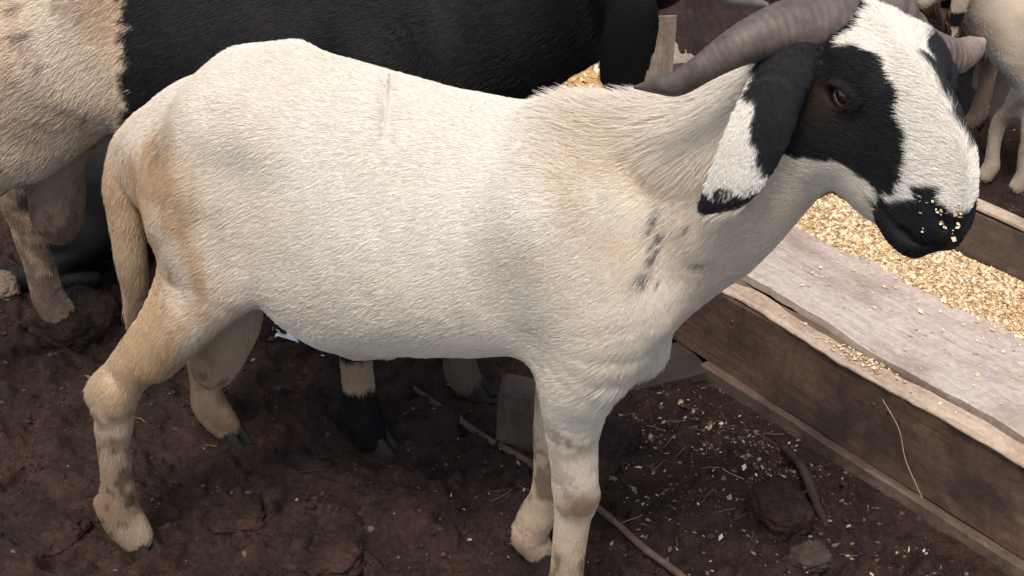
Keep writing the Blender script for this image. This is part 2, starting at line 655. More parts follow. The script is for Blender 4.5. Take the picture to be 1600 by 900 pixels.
T0 = (.3736, 1.9226, 0)
TROUGH = tag(empty('feeding_trough', T0, math.atan2(-.7825, .6226)),
             'long wooden feeding trough full of golden feed beside the big ram', 'trough')
def lift_left(P):
    P = P.copy()
    P[:, 2] += .016 * smooth(.38, .0, P[:, 0]) * smooth(.30, .05, P[:, 1])
    return P
board('side_board', [(0, .028), (.032, .028), (.034, .183), (0, .184)], -.16, 1.25, W_OUT, TROUGH, 60, seed=1)
board('rim_strip', [(-.003, .1845), (.037, .1845), (.037, .193), (-.003, .191)], -.16, 1.25, W_RIM, TROUGH, 90, cham=.002, seed=2, wob=.004)
board('batten', [(-.016, -.03), (.03, -.03), (.03, .0275), (-.014, .0275)], -.02, 1.25, W_BAT, TROUGH, 60, seed=3)
board('inner_board', [(.052, .176), (.36, .130), (.362, .149), (.05, .198)], -.14, 1.25, W_IN, TROUGH, 90, seed=4, wob=.0045, warp=lift_left)
board('floor_board', [(.04, .03), (.455, .03), (.455, .05), (.04, .05)], -.15, 1.25, W_FAR, TROUGH, 20, seed=5)
board('far_board', [(.462, -.02), (.486, -.02), (.511, .262), (.484, .262)], -.16, 1.25, W_FAR, TROUGH, 60, seed=6)
board('rim_strip', [(.482, .263), (.513, .263), (.513, .272), (.482, .272)], -.16, 1.25, W_RIM, TROUGH, 60, cham=.002, seed=7, wob=.002)
board('filler_strip', [(.034, .10), (.053, .10), (.053, .181), (.034, .179)], -.15, 1.25, mat_wood('caked_dirt', (.15, .10, .065), (.28, .20, .13), (.08, .05, .035), .6), TROUGH, 60, seed=9, wob=.004, warp=lift_left)
eb = board('end_board', [(.035, .02), (.46, .02), (.48, .2), (.037, .18)], -.16, -.14, W_OUT, TROUGH, 2, seed=8)

# ------------------------------------------------------------------ feed: a bed with flakes lying on it
def flakes(name, pts, nrm_tilt, size, mat, parent=None, seed=3, aspect=(.45, .9)):
    """little folded husks, each four triangles with its own tilt"""
    rng = np.random.default_rng(seed)
    n = len(pts)
    L = size * np.clip(rng.lognormal(-.15, .45, n), .3, 2.2)
    W = L * (aspect[0] + (aspect[1] - aspect[0]) * rng.random(n))
    a = rng.random(n) * 6.283
    u = np.stack([np.cos(a), np.sin(a), rng.normal(0, nrm_tilt, n)], -1)
    u /= np.linalg.norm(u, axis=1)[:, None]
    up = np.stack([rng.normal(0, nrm_tilt, n), rng.normal(0, nrm_tilt, n), np.ones(n)], -1)
    v = np.cross(up, u)
    v /= np.linalg.norm(v, axis=1)[:, None]
    w = np.cross(u, v)
    P = pts[:, None, :] + np.stack([u * L[:, None] * .5, v * W[:, None] * .5 + u * L[:, None] * .08,
                                   -u * L[:, None] * .5, -v * W[:, None] * .5 + u * L[:, None] * .05,
                                   w * (W[:, None] * .28)], 1)
    V = P.reshape(-1, 3)
    base = (np.arange(n) * 5)[:, None, None]
    F = base + np.array([[0, 1, 4], [1, 2, 4], [2, 3, 4], [3, 0, 4]])[None]
    tone = np.repeat(rng.random(n), 5)[:, None]
    o = np_mesh(name, V, F.reshape(-1, 3), mat, parent, smooth_shade=False, attr=np.repeat(tone, 3, 1))
    return o

def mat_flakes(name, stops, rough=.7):
    m, nt, bs = new_mat(name)
    a = nt.nodes.new('ShaderNodeAttribute')
    a.attribute_name = 'coat'
    nt.links.new(ramp(nt, stops, a.outputs['Fac']), bs.inputs['Base Color'])
    bs.inputs['Roughness'].default_value = rough
    return m

M_FEED = mat_flakes('golden_husks', [(0, (.36, .23, .11)), (.3, (.62, .44, .24)), (.65, (.77, .61, .38)), (1, (.88, .79, .60))])
M_BED = mat_plain('feed_bed', (.34, .19, .07), (.60, .38, .17), 120, .9, .003)
M_CHAFF = mat_flakes('pale_chaff', [(0, (.05, .036, .018)), (.5, (.14, .10, .05)), (.85, (.34, .28, .17)), (1, (.60, .55, .44))])

fx = np.linspace(-.15, 1.24, 180)
fy = np.linspace(.30, .472, 30)
FX, FY = np.meshgrid(fx, fy, indexing='ij')
fp = np.stack([FX.ravel(), FY.ravel(), np.zeros(FX.size)], -1)
def feed_h(x, y):
    p = np.stack([x, y, np.zeros_like(x)], -1)
    edge = .338 + .03 * (fbm(p * np.array([1, 0, 1]), 6, 77, 3) - .5) * 2
    h = .150 + .025 * smooth(0, .11, y - edge) - .03 * smooth(.0, -.035, y - edge)
    return h + (fbm(p, 22, 78, 3) - .5) * .014
fp[:, 2] = feed_h(fp[:, 0], fp[:, 1])
FEED = tag(empty('animal_feed', T0, math.atan2(-.7825, .6226)), 'golden flaky feed heaped along the bottom of the wooden trough', 'feed')
tag(np_mesh('feed_bed', fp, grid_faces(len(fx), len(fy)), M_BED, FEED), kind='stuff')
nfl = 28000
px_ = RNG.uniform(-.14, 1.22, nfl)
py_ = RNG.uniform(.31, .468, nfl)
pz_ = feed_h(px_, py_)
okf = pz_ > (.198 - (py_ - .05) * .158) - .003
tag(flakes('feed_flakes', np.stack([px_, py_, pz_ + .0015], -1)[okf], .5, .0066, M_FEED, FEED), kind='stuff')
# spilled flakes on the inner board and the rim
ns = 420
sx, sy = RNG.uniform(.0, 1.2, ns), .05 + .29 * RNG.random(ns) ** .5
sz = .1985 - (sy - .05) * .158 + .016 * smooth(.38, .0, sx) * smooth(.30, .05, sy) + .001
rx = np.r_[RNG.normal(.29, .03, 130), RNG.uniform(.05, 1.1, 60)]
ry = RNG.uniform(.006, .034, 190)
sp = np.vstack([np.stack([sx, sy, sz + .002], -1), np.stack([rx, ry, np.full(190, .195)], -1)])
tag(flakes('spilled_flakes', sp, .3, .006, M_FEED, FEED, seed=9), kind='stuff')

# chaff trodden into the mud, thickest in front of the trough
n_a, n_b, n_c = 800, 800, 320
ca = np.stack([.30 + RNG.normal(0, .17, n_a), 1.70 + RNG.normal(0, .17, n_a)], -1)
cb = np.stack([RNG.uniform(-1., 1.6, n_b), RNG.uniform(1.2, 3.2, n_b)], -1)
ccx = RNG.normal(0, .25, n_c)
cc = np.stack([.5 + ccx * .62 + RNG.normal(0, .03, n_c) - .06, 1.70 - ccx * .78 - .05 + RNG.normal(0, .03, n_c)], -1)
cd = np.stack([.42 + RNG.normal(0, .10, 500), 2.95 + RNG.normal(0, .25, 500)], -1)
cp = np.vstack([ca, cb, cc, cd])
cz = ground_h(cp[:, 0], cp[:, 1])
tag(flakes('chaff', np.c_[cp, cz + .001], .35, .0085, M_CHAFF, seed=12, aspect=(.25, .7)), kind='stuff')

# ------------------------------------------------------------------ stones, clods, sticks
def rock(name, loc, size, seed, mat, label=None, cat=None, boxy=.5, sink=.3, rz=0., rough=.18, group=None):
    nu, nv = 56, 80
    th = np.linspace(.02, np.pi - .02, nu)
    ph = np.linspace(0, 2 * np.pi, nv, endpoint=False)
    T, Pp = np.meshgrid(th, ph, indexing='ij')
    D = np.stack([np.sin(T) * np.cos(Pp), np.sin(T) * np.sin(Pp), np.cos(T)], -1).reshape(-1, 3)
    e = 2 + 5 * boxy
    r = 1 / (np.abs(D) ** e).sum(1) ** (1 / e)
    V = D * r[:, None]
    V *= (1 + rough * (fbm(V + seed * 7.3, 1.6, seed, 4) - .5) * 2)[:, None]
    V *= (1 + .14 * (fbm(V + seed * 3.1, 5, seed + 5, 4) - .5) * 2)[:, None]
    V *= (1 + .07 * (fbm(V + seed * 2.1, 18, seed + 8, 3) - .5) * 2)[:, None]
    V *= np.array(size)[None] * .5
    o = np_mesh(name, V, grid_faces(nu, nv, True), mat)
    o.location = (loc[0], loc[1], gz_at(loc[0], loc[1]) + size[2] * (.5 - sink))
    o.rotation_euler = (0, 0, rz)
    return tag(o, label, cat, group)

M_CLOD = mat_plain('dried_mud', (.022, .014, .010), (.070, .044, .034), 45, .95, .006, .15)
M_CLOD2 = mat_plain('reddish_clod', (.026, .014, .010), (.080, .043, .033), 45, .95, .006, .15)
M_STONE = mat_plain('grey_stone', (.035, .024, .018), (.09, .066, .05), 40, .9, .003, .2)
rock('mud_clod', (-.442, 1.551), (.085, .085, .05), 1, M_MUD, 'square trodden clod of dried mud between the hind feet of the big ram', 'clod', .75, .45, .2)
rock('mud_clod', (-.293, 1.487), (.115, .15, .05), 2, M_MUD, 'large flat mud slab at the bottom edge under the belly', 'clod', .7, .5, .1)
rock('mud_clod', (.150, 1.700), (.105, .18, .10), 3, M_MUD, 'rounded brown mound of mud right of the front legs', 'clod', .25, .42, -.5)
rock('mud_clod', (.424, 1.536), (.085, .10, .075), 4, M_MUD, 'reddish upright clod in front of the trough', 'clod', .3, .35, .4)
rock('stone', (.457, 1.443), (.06, .045, .035), 5, M_STONE, 'small greyish stone at the lower edge in front of the trough', 'stone', .4, .3, .3)
rock('mud_clod', (-.755, 1.50), (.16, .13, .055), 9, M_MUD, 'reddish mud lump at the lower left beside the hind hoof', 'clod', .3, .5, .9)
rock('stone', (-1.035, 2.19), (.08, .09, .06), 15, mat_plain('pale_stone', (.10, .07, .05), (.19, .145, .11), 40, .9, .003, .2), 'pale rounded stone at the left edge behind the rear hoof', 'stone', .2, .3, .3)
rock('mud_clod', (-.86, 2.10), (.16, .16, .10), 10, M_MUD, 'dusty reddish mud heap beside the rear hoof of the two tone ram', 'clod', .2, .45, .9)

def stick(name, pts, rad, mat, label, cat, seed=0):
    P = curve_pts(pts, 60)
    P += (np.stack([vnoise(P, 12, 90 + seed), vnoise(P, 12, 91 + seed), vnoise(P, 12, 92 + seed)], -1) - .5) * rad * 1.5
    R = rad * (.8 + .5 * vnoise(P, 16, 95 + seed)) * np.minimum(1, np.minimum(np.arange(60) + .3, 60.3 - np.arange(60)) / 2)
    V, F = tube(P, R, 10)
    return tag(np_mesh(name, V, F, mat), label, cat)

M_STICK = mat_plain('muddy_bark', (.06, .036, .026), (.14, .09, .068), 40, .9, .003)
sg = lambda x, y, d: (x, y, gz_at(x, y) + d)
stick('stick', [sg(-.20, 1.90, .003), sg(-.09, 1.78, .006), sg(.06, 1.615, .005), sg(.16, 1.50, .006), sg(.26, 1.395, .003)], .0058, M_STICK,
      'long thin muddy stick lying under the belly of the big ram', 'stick')
stick('stick', [sg(.455, 1.69, .012), sg(.475, 1.62, .016), sg(.492, 1.56, .008), sg(.50, 1.53, -.004)], .0065, mat_plain('dark_bark', (.025, .016, .012), (.06, .04, .03), 40, .9, .003),
      'short dark stick pushed into the mud in front of the trough', 'stick', 3)
# stump behind the front legs
st = board('wooden_stump', [(-.038, -.03), (.040, -.03), (.03, .125), (-.030, .12)], -.03, .03, mat_wood('stump_wood', (.07, .048, .034), (.12, .085, .062), (.045, .03, .022), .6, axis=2), None, 6, .006, .006, 11)
st.location = (.012, 1.735, 0)
st.rotation_euler = (0, 0, math.radians(80))
tag(st, 'squat brown wooden stump standing behind the front legs', 'stump')
pl = board('loose_plank', [(-.05, -.01), (.05, -.01), (.05, .016), (-.05, .014)], -.16, .14, W_DARK, None, 16, .003, .003, 12)
pl.location = (.215, 1.905, .012)
pl.rotation_euler = (0, 0, math.radians(24))
tag(pl, 'dark loose plank lying on mud at the near end of the trough', 'plank')

# crumpled scrap
def scrap(loc, s, seed):
    n = 9
    X, Y = np.meshgrid(np.linspace(-.5, .5, n), np.linspace(-.5, .5, n), indexing='ij')
    V = np.stack([X.ravel() * s, Y.ravel() * s * .8, np.zeros(n * n)], -1)
    V[:, 2] = (vnoise(V, 2.2 / s, seed) - .3) * s * .9
    V[:, :2] += (np.stack([vnoise(V, 3 / s, seed + 1), vnoise(V, 3 / s, seed + 2)], -1) - .5) * s * .5
    o = np_mesh('plastic_scrap', V, grid_faces(n, n), mat_plain('white_plastic', (.72, .74, .78), (.82, .84, .86), 20, .4, 0), smooth_shade=False)
    o.location = loc
    so = o.modifiers.new('thick', 'SOLIDIFY')
    so.thickness = .001
    return o
tag(scrap((-.432, 2.02, gz_at(-.432, 2.02) + .014), .036, 4), 'crumpled scrap of white plastic on the mud under the rear belly', 'scrap')

# ------------------------------------------------------------------ sheep
M_SKIN = mat_coat('coat_skin', .7, 0, .2, .70)  # skin darkened: shade between the hairs is put into its colour
M_HAIR = mat_coat('coat_hair', .62, 0, .25)
M_HAIRB = mat_coat('black_hair', .48, 0, .3)
M_HORN = None
m, nt, bs = new_mat('horn')
hx = nt.nodes.new('ShaderNodeAttribute')
hx.attribute_name = 'coat'
c = mixc(nt, .8, hx.outputs['Color'], ramp(nt, [(.3, (.35, .33, .32)), (.7, (1.15, 1.1, 1.05))], noise_node(nt, 45, 6, .7)), 'MULTIPLY')
nt.links.new(c, bs.inputs['Base Color'])
bs.inputs['Roughness'].default_value = .55
bs.inputs['Specular IOR Level'].default_value = .4
bump(nt, bs, noise_node(nt, 160, 4, .6), .0012, .5)
M_HORN = m
M_HOOF = mat_plain('hoof', (.012, .010, .009), (.035, .028, .023), 60, .6, .001)
M_IRIS, nt, bs = new_mat('eye')
a = nt.nodes.new('ShaderNodeAttribute')
a.attribute_name = 'coat'
nt.links.new(a.outputs['Color'], bs.inputs['Base Color'])
bs.inputs['Roughness'].default_value = .08
bs.inputs['Coat Weight'].default_value = 1.0

WHITE = np.array([.835, .795, .715])
CREAM = np.array([.80, .722, .585])
TAN = np.array([.60, .43, .26])
DIRT = np.array([.30, .205, .13])
BLACK = np.array([.011, .011, .013])
BROWNBLACK = np.array([.035, .020, .014])

class HeadFrame:
    """local frame of a head: a runs from poll to nose, b to the animal's right (camera) side, c up from the forehead"""
    def __init__(s, o, a, b, c, k=1.0):
        s.o, s.k = np.array(o, float), k
        s.a = np.array(a, float) / np.linalg.norm(a)
        b = np.array(b, float)
        b -= s.a * (b @ s.a)
        s.b = b / np.linalg.norm(b)
        s.c = np.cross(s.b, s.a)
        if s.c @ np.array(c) < 0:
            s.c = -s.c
    def to(s, a, b, c):
        return s.o + s.k * (a * s.a + b * s.b + c * s.c)
    def loc(s, P):
        d = (np.asarray(P) - s.o) / s.k
        return d @ s.a, d @ s.b, d @ s.c

HEAD_ST = [(-.03, .002, -.016, -.120, .040), (.0, .003, .003, -.142, .049), (.04, .004, .020, -.155, .055), (.08, .004, .034, -.160, .055), (.12, .003, .040, -.158, .050),
           (.16, .002, .037, -.150, .043), (.19, .001, .028, -.138, .039), (.215, 0, .016, -.122, .0375), (.238, 0, -.005, -.111, .0355), (.256, 0, -.032, -.098, .029), (.266, 0, -.055, -.082, .014)]

def head_field(F, H, fine=True):
    k = H.k
    st = [tuple(v * k for v in r) for r in HEAD_ST]
    F.loft(st, .05 * k, (H.o, H.a, H.b, H.c), egg=.10)
    fr = (H.a, H.b, H.c)
    for s in (-1, 1):
        F.ell(H.to(.082, s * .046, -.002), np.array([.034, .018, .020]) * k, .025, frame=fr)      # brow
        F.ell(H.to(.06, s * .045, -.085), np.array([.055, .022, .045]) * k, .04, frame=fr)         # cheek
        F.ell(H.to(.225, s * .022, -.095), np.array([.035, .018, .018]) * k, .02, frame=fr)        # lips
    if fine:
        for s in (-1, 1):
            e = H.to(.100, s * .064, -.020)
            F.ell(e, np.array([.0205, .016, .0140]) * k, .006, cut=True, frame=fr)
            up = [(.080, .0620, -.030, .003), (.086, .0680, -.0150, .0038), (.097, .0690, -.0060, .0044), (.109, .0640, -.0045, .0038), (.119, .0570, -.012, .003)]
            lo = [(.080, .0620, -.032, .003), (.090, .0655, -.0375, .0032), (.101, .0640, -.0355, .0032), (.112, .0605, -.0255, .003), (.119, .0570, -.012, .003)]
            for arc in (up, lo):
                F.limb([(*H.to(p[0], s * p[1], p[2]), p[3] * k) for p in arc], .006, kin=.006)
            F.limb([(*H.to(.250, s * .021, -.036), .0055 * k), (*H.to(.258, s * .012, -.052), .004 * k)], .006, cut=True)   # nostril
            F.limb([(*H.to(.196, s * .041, -.086), .004 * k), (*H.to(.225, s * .0405, -.083), .0035 * k), (*H.to(.25, s * .026, -.078), .0035 * k), (*H.to(.268, s * .004, -.075), .0035 * k)], .008, cut=True)

def eyeballs(H, parent):
    for s in (-1, 1):
        nu, nv = 24, 32
        th = np.linspace(.01, np.pi - .01, nu)
        ph = np.linspace(0, 2 * np.pi, nv, endpoint=False)
        T, Pp = np.meshgrid(th, ph, indexing='ij')
        D = np.stack([np.cos(T), np.sin(T) * np.cos(Pp), np.sin(T) * np.sin(Pp)], -1).reshape(-1, 3)
        ax = H.b * s * .93 + H.a * .30 + H.c * .12
        ax /= np.linalg.norm(ax)
        e2 = H.a - ax * (H.a @ ax)
        e2 /= np.linalg.norm(e2)
        e3 = np.cross(ax, e2)
        V = H.to(.100, s * .0515, -.0195) + .0172 * H.k * (D[:, :1] * ax + D[:, 1:2] * e2 + D[:, 2:] * e3)
        r = np.degrees(np.arccos(np.clip(D[:, 0], -1, 1)))
        col = np.tile(np.array([.035, .022, .016]), (len(D), 1))
        iris = r < 42
        col[iris] = np.array([.10, .046, .018])
        col[(r > 34) & iris] = np.array([.06, .028, .012])
        pup = (np.abs(D[:, 1]) < .42) & (np.abs(D[:, 2]) < .17) & (D[:, 0] > 0)
        col[pup] = .006
        np_mesh('eye', V, grid_faces(nu, nv, True), M_IRIS, parent, attr=col)

def dewclaws(parent, pts, r=.0075):
    for p in pts:
        V_, F_ = tube(np.array([p, np.array(p) + np.array([-.003, 0, -.004]), np.array(p) + np.array([-.006, 0, -.011]), np.array(p) + np.array([-.006, 0, -.016])]), [r * .4, r, r * .8, r * .15], 10)
        np_mesh('dewclaw', V_, F_, M_HOOF, parent)

def hoof(parent, foot, yaw=0., s=1.0):
    """two pointed claws side by side"""
    Vs, Fs, off = [], [], 0
    for sd in (-1, 1):
        n, m_ = 9, 14
        t = np.linspace(0, 1, n)
        ph = np.linspace(0, 2 * np.pi, m_, endpoint=False)
        z = .040 * (1 - t)
        w = np.stack([(.017 + .006 * t)[:, None] * np.cos(ph) * (1 + .35 * (np.cos(ph) > 0) * t[:, None]) + (.006 + .012 * t)[:, None],
                      (.0095 + .001 * t)[:, None] * np.sin(ph) + sd * .0115,
                      np.repeat(z[:, None], m_, 1)], -1).reshape(-1, 3)
        w = np.vstack([w, [[.018, sd * .0115, 0.0], [.006, sd * .0115, .043]]])
        f = grid_faces(n, m_, True)
        b = (n - 1) * m_
        cap = np.array([[b + i, b + (i + 1) % m_, n * m_, n * m_] for i in range(m_)] + [[i, (i + 1) % m_, n * m_ + 1, n * m_ + 1] for i in range(m_)])
        Vs.append(w)
        Fs.append(np.vstack([f, cap]) + off)
        off += len(w)
    V = np.vstack(Vs) * s
    c_, s_ = math.cos(yaw), math.sin(yaw)
    V[:, :2] = V[:, :2] @ np.array([[c_, s_], [-s_, c_]])
    V += np.array(foot)
    me = bpy.data.meshes.new('hoof')
    me.from_pydata([tuple(v) for v in V], [], [tuple(dict.fromkeys(int(i) for i in f)) for f in np.vstack(Fs)])
    bm_fix(me)
    me.polygons.foreach_set('use_smooth', np.ones(len(me.polygons), bool))
    me.materials.append(M_HOOF)
    o = bpy.data.objects.new('hoof', me)
    COL.objects.link(o)
    o.parent = parent
    return o

def horn(parent, pts, rings=26, base=(.165, .130, .110), tip=(.115, .094, .083), pale_tip=None, flat=1.0, flat_dir=(0, 0, 1), seed=0):
    q = curve_pts(pts, 120)
    P, R = q[:, :3], q[:, 3]
    def rid(t, th):
        g = np.sin(t * rings * 2 * np.pi * (1 + .25 * t) + .4 * np.sin(th + seed))
        keel = .10 * np.exp(-((((th - 1.9 + np.pi) % (2 * np.pi)) - np.pi) / .35) ** 2)
        return 1 + (.42 / rings * (np.abs(g) ** .6 * np.sign(g))) * smooth(1.0, .55, t) + keel * (1 - t)
    V, F = tube(P, R, 40, flat, flat_dir, rid)
    t = np.repeat(np.linspace(0, 1, 120), 40)
    th = np.tile(np.arange(40), 120)
    n = fbm(np.stack([t * 60, th * .25, np.full(len(t), seed * 5.)], -1), .35, 20 + seed, 4)
    col = np.array(base)[None] * (1 - t[:, None]) + np.array(tip)[None] * t[:, None]
    col *= (.72 + .55 * n)[:, None]
    col *= (1 - .20 * np.maximum(np.sin(t * rings * 2 * np.pi * (1 + .25 * t)), 0) ** 3 * smooth(1., .6, t))[:, None]
    if pale_tip is not None:
        col = col + (np.array(pale_tip)[None] - col) * smooth(.72, .95, t)[:, None]
    return np_mesh('horn', V, F, M_HORN, parent, attr=col)

def mixv(a, b, f):
    return a + (b - a) * f[:, None]

# -------------------------------- the big ram
RAM = tag(empty('ram', (.052, 1.3776, 0), -math.radians(21)),
          'big cream white ram with black eye patch and long drooping ear in the foreground', 'sheep')
HM = HeadFrame((.318, 0, .952), (.619, -.654, -.435), (-.727, -.687, 0), (.3, -.3, .9), .965)
BODY_ST = [(-0.630, 0, 0.648, 0.590, 0.028), (-0.605, 0, 0.680, 0.555, 0.046), (-0.570, 0, 0.708, 0.525, 0.066), (-0.535, 0, 0.731, 0.505, 0.086), (-0.495, 0, 0.753, 0.480, 0.106),
           (-0.450, 0, 0.790, 0.470, 0.127), (-0.400, 0, 0.806, 0.445, 0.132), (-0.375, 0, 0.809, 0.428, 0.133), (-0.350, 0, 0.807, 0.406, 0.135),
           (-0.300, 0, 0.799, 0.390, 0.140), (-0.250, 0, 0.794, 0.398, 0.144), (-0.200, 0, 0.788, 0.410, 0.146), (-0.150, 0, 0.781, 0.422, 0.144),
           (-0.100, 0, 0.778, 0.435, 0.142), (-0.050, 0, 0.778, 0.448, 0.137), (0.000, 0, 0.783, 0.456, 0.132), (0.050, 0, 0.787, 0.463, 0.124),
           (0.100, 0, 0.794, 0.473, 0.114), (0.130, 0, 0.801, 0.489, 0.107), (0.160, 0, 0.817, 0.524, 0.099), (0.190, 0, 0.839, 0.564, 0.092),
           (0.220, 0, 0.868, 0.595, 0.085), (0.250, 0, 0.893, 0.630, 0.079), (0.280, 0, 0.916, 0.680, 0.075), (0.310, 0, 0.932, 0.735, 0.069), (0.335, 0, .930, .79, .055)]

EAR = [(.282, -.060, .930, .020), (.273, -.092, .914, .0275), (.264, -.117, .882, .0305), (.255, -.129, .845, .0310), (.242, -.133, .808, .0275), (.225, -.132, .777, .0175), (.208, -.130, .761, .006)]

def ram_field(h):
    F = Field((-.76, -.30, -.01), (.55, .26, 1.05), h)
    F.loft(BODY_ST, 0, egg=0.06)
    # hip bones, shoulder blade, ribs
    for s in (-1, 1):
        F.ell((-.395, s * .060, .725), (.07, .05, .035), .06)
    # near hind leg
    F.limb([(-.448, -.048, .63, .084), (-.458, -.064, .54, .072), (-.494, -.090, .46, .051), (-.545, -.116, .39, .036), (-.590, -.132, .330, .027), (-.606, -.137, .305, .024)], .045)
    F.limb([(-.46, -.062, .58, .078), (-.420, -.098, .515, .042), (-.480, -.118, .448, .034), (-.535, -.124, .375, .022)], .03)
    F.limb([(-.55, -.118, .41, .018), (-.602, -.130, .358, .011), (-.640, -.138, .310, .012), (-.640, -.139, .285, .010)], .014)      # hamstring tendon to the point of the hock
    F.limb([(-.606, -.137, .310, .028), (-.620, -.139, .255, .0285), (-.629, -.139, .21, .0250), (-.636, -.140, .14, .0235), (-.645, -.140, .085, .030), (-.638, -.140, .055, .031), (-.624, -.140, .032, .027)], .020, flat=1.12)
    F.limb([(-.672, -.140, .085, .011), (-.675, -.140, .068, .009)], .015)
    # far hind leg
    F.limb([(-.47, .048, .63, .092), (-.47, .070, .53, .075), (-.54, .105, .42, .048), (-.63, .134, .32, .034), (-.655, .138, .295, .031)], .06)
    F.limb([(-.46, .062, .58, .078), (-.42, .100, .49, .043), (-.52, .12, .40, .038)], .05)
    F.limb([(-.655, .138, .295, .031), (-.666, .142, .20, .025), (-.668, .145, .12, .024), (-.668, .146, .075, .029), (-.656, .146, .05, .029), (-.640, .146, .03, .025)], .02, flat=1.12)
    # near foreleg
    F.limb([(.03, -.082, .68, .075), (.09, -.090, .575, .064), (.064, -.080, .49, .050), (.056, -.072, .43, .041), (.053, -.066, .36, .031), (.056, -.062, .29, .0285), (.060, -.061, .262, .029),
            (.056, -.061, .225, .024), (.052, -.061, .17, .0225), (.049, -.061, .11, .0225), (.045, -.061, .065, .028), (.052, -.061, .045, .027), (.062, -.061, .03, .024)], .05, flat=1.08)
    # far foreleg
    F.limb([(.03, .082, .68, .075), (.06, .088, .55, .065), (.01, .080, .46, .050), (-.005, .070, .38, .034), (-.012, .063, .30, .029), (-.013, .061, .26, .029),
            (-.018, .061, .20, .0235), (-.024, .061, .14, .023), (-.036, .061, .098, .027), (-.042, .061, .085, .026)], .05)
    F.limb([(-.044, .061, .072, .026), (-.050, .061, .05, .028), (-.040, .061, .03, .024)], .006)
    # tail, scrotum, sheath, brisket
    F.limb([(-.585, 0, .670, .018), (-.612, -.012, .638, .021), (-.625, -.024, .58, .0215), (-.625, -.030, .50, .0205), (-.630, -.028, .42, .0185), (-.650, -.014, .355, .013), (-.662, -.012, .315, .006)], .010)
    F.limb([(-.47, 0, .46, .035), (-.50, 0, .37, .045), (-.53, 0, .30, .042), (-.543, 0, .262, .022)], .03)
    F.limb([(-.38, 0, .405, .020), (-.30, 0, .385, .022), (-.24, 0, .395, .018)], .03)
    F.limb([(.09, 0, .53, .05), (.118, 0, .49, .026)], .05)
    # throat and head
    F.limb([(.25, 0, .80, .066), (*HM.to(.03, 0, -.055), .066)], .04)
    head_field(F, HM)
    # ears
    F.limb(EAR, .006, flat=4.2)
    d = -HM.b
    f0 = HM.to(.030, -.040, -.045)
    F.limb([(*f0, .016), *[(*(f0 + d * a_ + HM.a * .010 + np.array([0, 0, -z_])), r_) for a_, z_, r_ in ((.022, .012, .021), (.034, .045, .024), (.036, .085, .024), (.034, .115, .020), (.032, .135, .008))]], .006, flat=2.0)
    F.limb([(-.224, .030, .790, .003), (-.210, -.005, .785, .0032), (-.196, -.036, .779, .0036), (-.187, -.062, .762, .0034), (-.182, -.076, .750, .002)], .010, cut=True)
    F.limb([(-.028, -.010, .783, .003), (-.021, -.028, .780, .0050), (-.017, -.050, .772, .0045), (-.016, -.062, .764, .002)], .010, cut=True)
    # creases: behind the thigh next to the tail
    F.limb([(-.585, -.050, .645, .004), (-.592, -.058, .60, .012), (-.590, -.062, .54, .014), (-.588, -.062, .48, .014)], .012, cut=True)
    return F

V, Q = ram_field(.0036).mesh()
V = laplace(V, Q, 2)
# soft muscle and skin undulation
NRM = vert_normals(V, Q)
V = V + NRM * ((fbm(V, 9, 3, 3) - .5) * .010)[:, None] * smooth(.12, .3, V[:, 2])[:, None] * (1 - smooth(.24, .30, V[:, 0]))[:, None]
for bx, by, bz, br, ba in ((-.355, .125, .625, .065, -.009), (-.37, .12, .70, .035, -.005), (-.025, .135, .60, .060, -.004), (-.388, .085, .768, .030, .009), (-.565, .055, .665, .030, .006), (.145, .095, .600, .038, .008),
                           (.03, .10, .735, .05, .006), (-.425, .14, .52, .035, .006), (-.50, .11, .585, .04, -.006), (.18, .08, .66, .04, -.006), (.02, .12, .52, .035, -.005), (-.60, .150, .345, .016, -.005), (-.618, .160, .255, .014, -.003)):
    for sg_ in (-1, 1):
        w_ = np.exp(-(((V - np.array([bx, sg_ * by, bz])) ** 2).sum(1)) / br ** 2)
        V = V + NRM * (ba * w_)[:, None]
ribs = np.sin((V[:, 0] + .25 * (V[:, 2] - .6)) * 2 * np.pi / .038) * smooth(-.33, -.26, V[:, 0]) * smooth(-.02, -.08, V[:, 0]) * smooth(.47, .53, V[:, 2]) * smooth(.74, .66, V[:, 2])
V = V + NRM * (.0003 * ribs)[:, None]
RV, RQ, RN = V, Q, vert_normals(V, Q)

# outlines of the black markings, in the head's own side view (a, c) and the ear's (x, z)
FACE = [(.060, .012), (.079, .020), (.088, .023), (.099, .023), (.113, .021), (.125, .018), (.138, .013), (.151, .008), (.164, -.001), (.176, -.012), (.188, -.023), (.198, -.038), (.200, -.056), (.194, -.066), (.181, -.068), (.159, -.074), (.140, -.082), (.124, -.084), (.112, -.094), (.097, -.107), (.05, -.13), (-.04, -.11), (-.04, .0), (.02, .03)]
MUZ = [(.190, -.091), (.198, -.076), (.211, -.073), (.220, -.057), (.230, -.041), (.224, -.033), (.231, -.020), (.236, -.013), (.243, -.021), (.250, -.030), (.256, -.035), (.29, -.035), (.29, -.15), (.22, -.15), (.205, -.100)]
EARB = [(.21, .96), (.236, .905), (.244, .890), (.250, .886), (.251, .873), (.246, .850), (.251, .834), (.259, .825), (.272, .815), (.30, .815), (.32, .96)]
EARTIP = [(.200, .792), (.220, .786), (.233, .789), (.252, .795), (.275, .790), (.265, .77), (.24, .73), (.19, .73)]

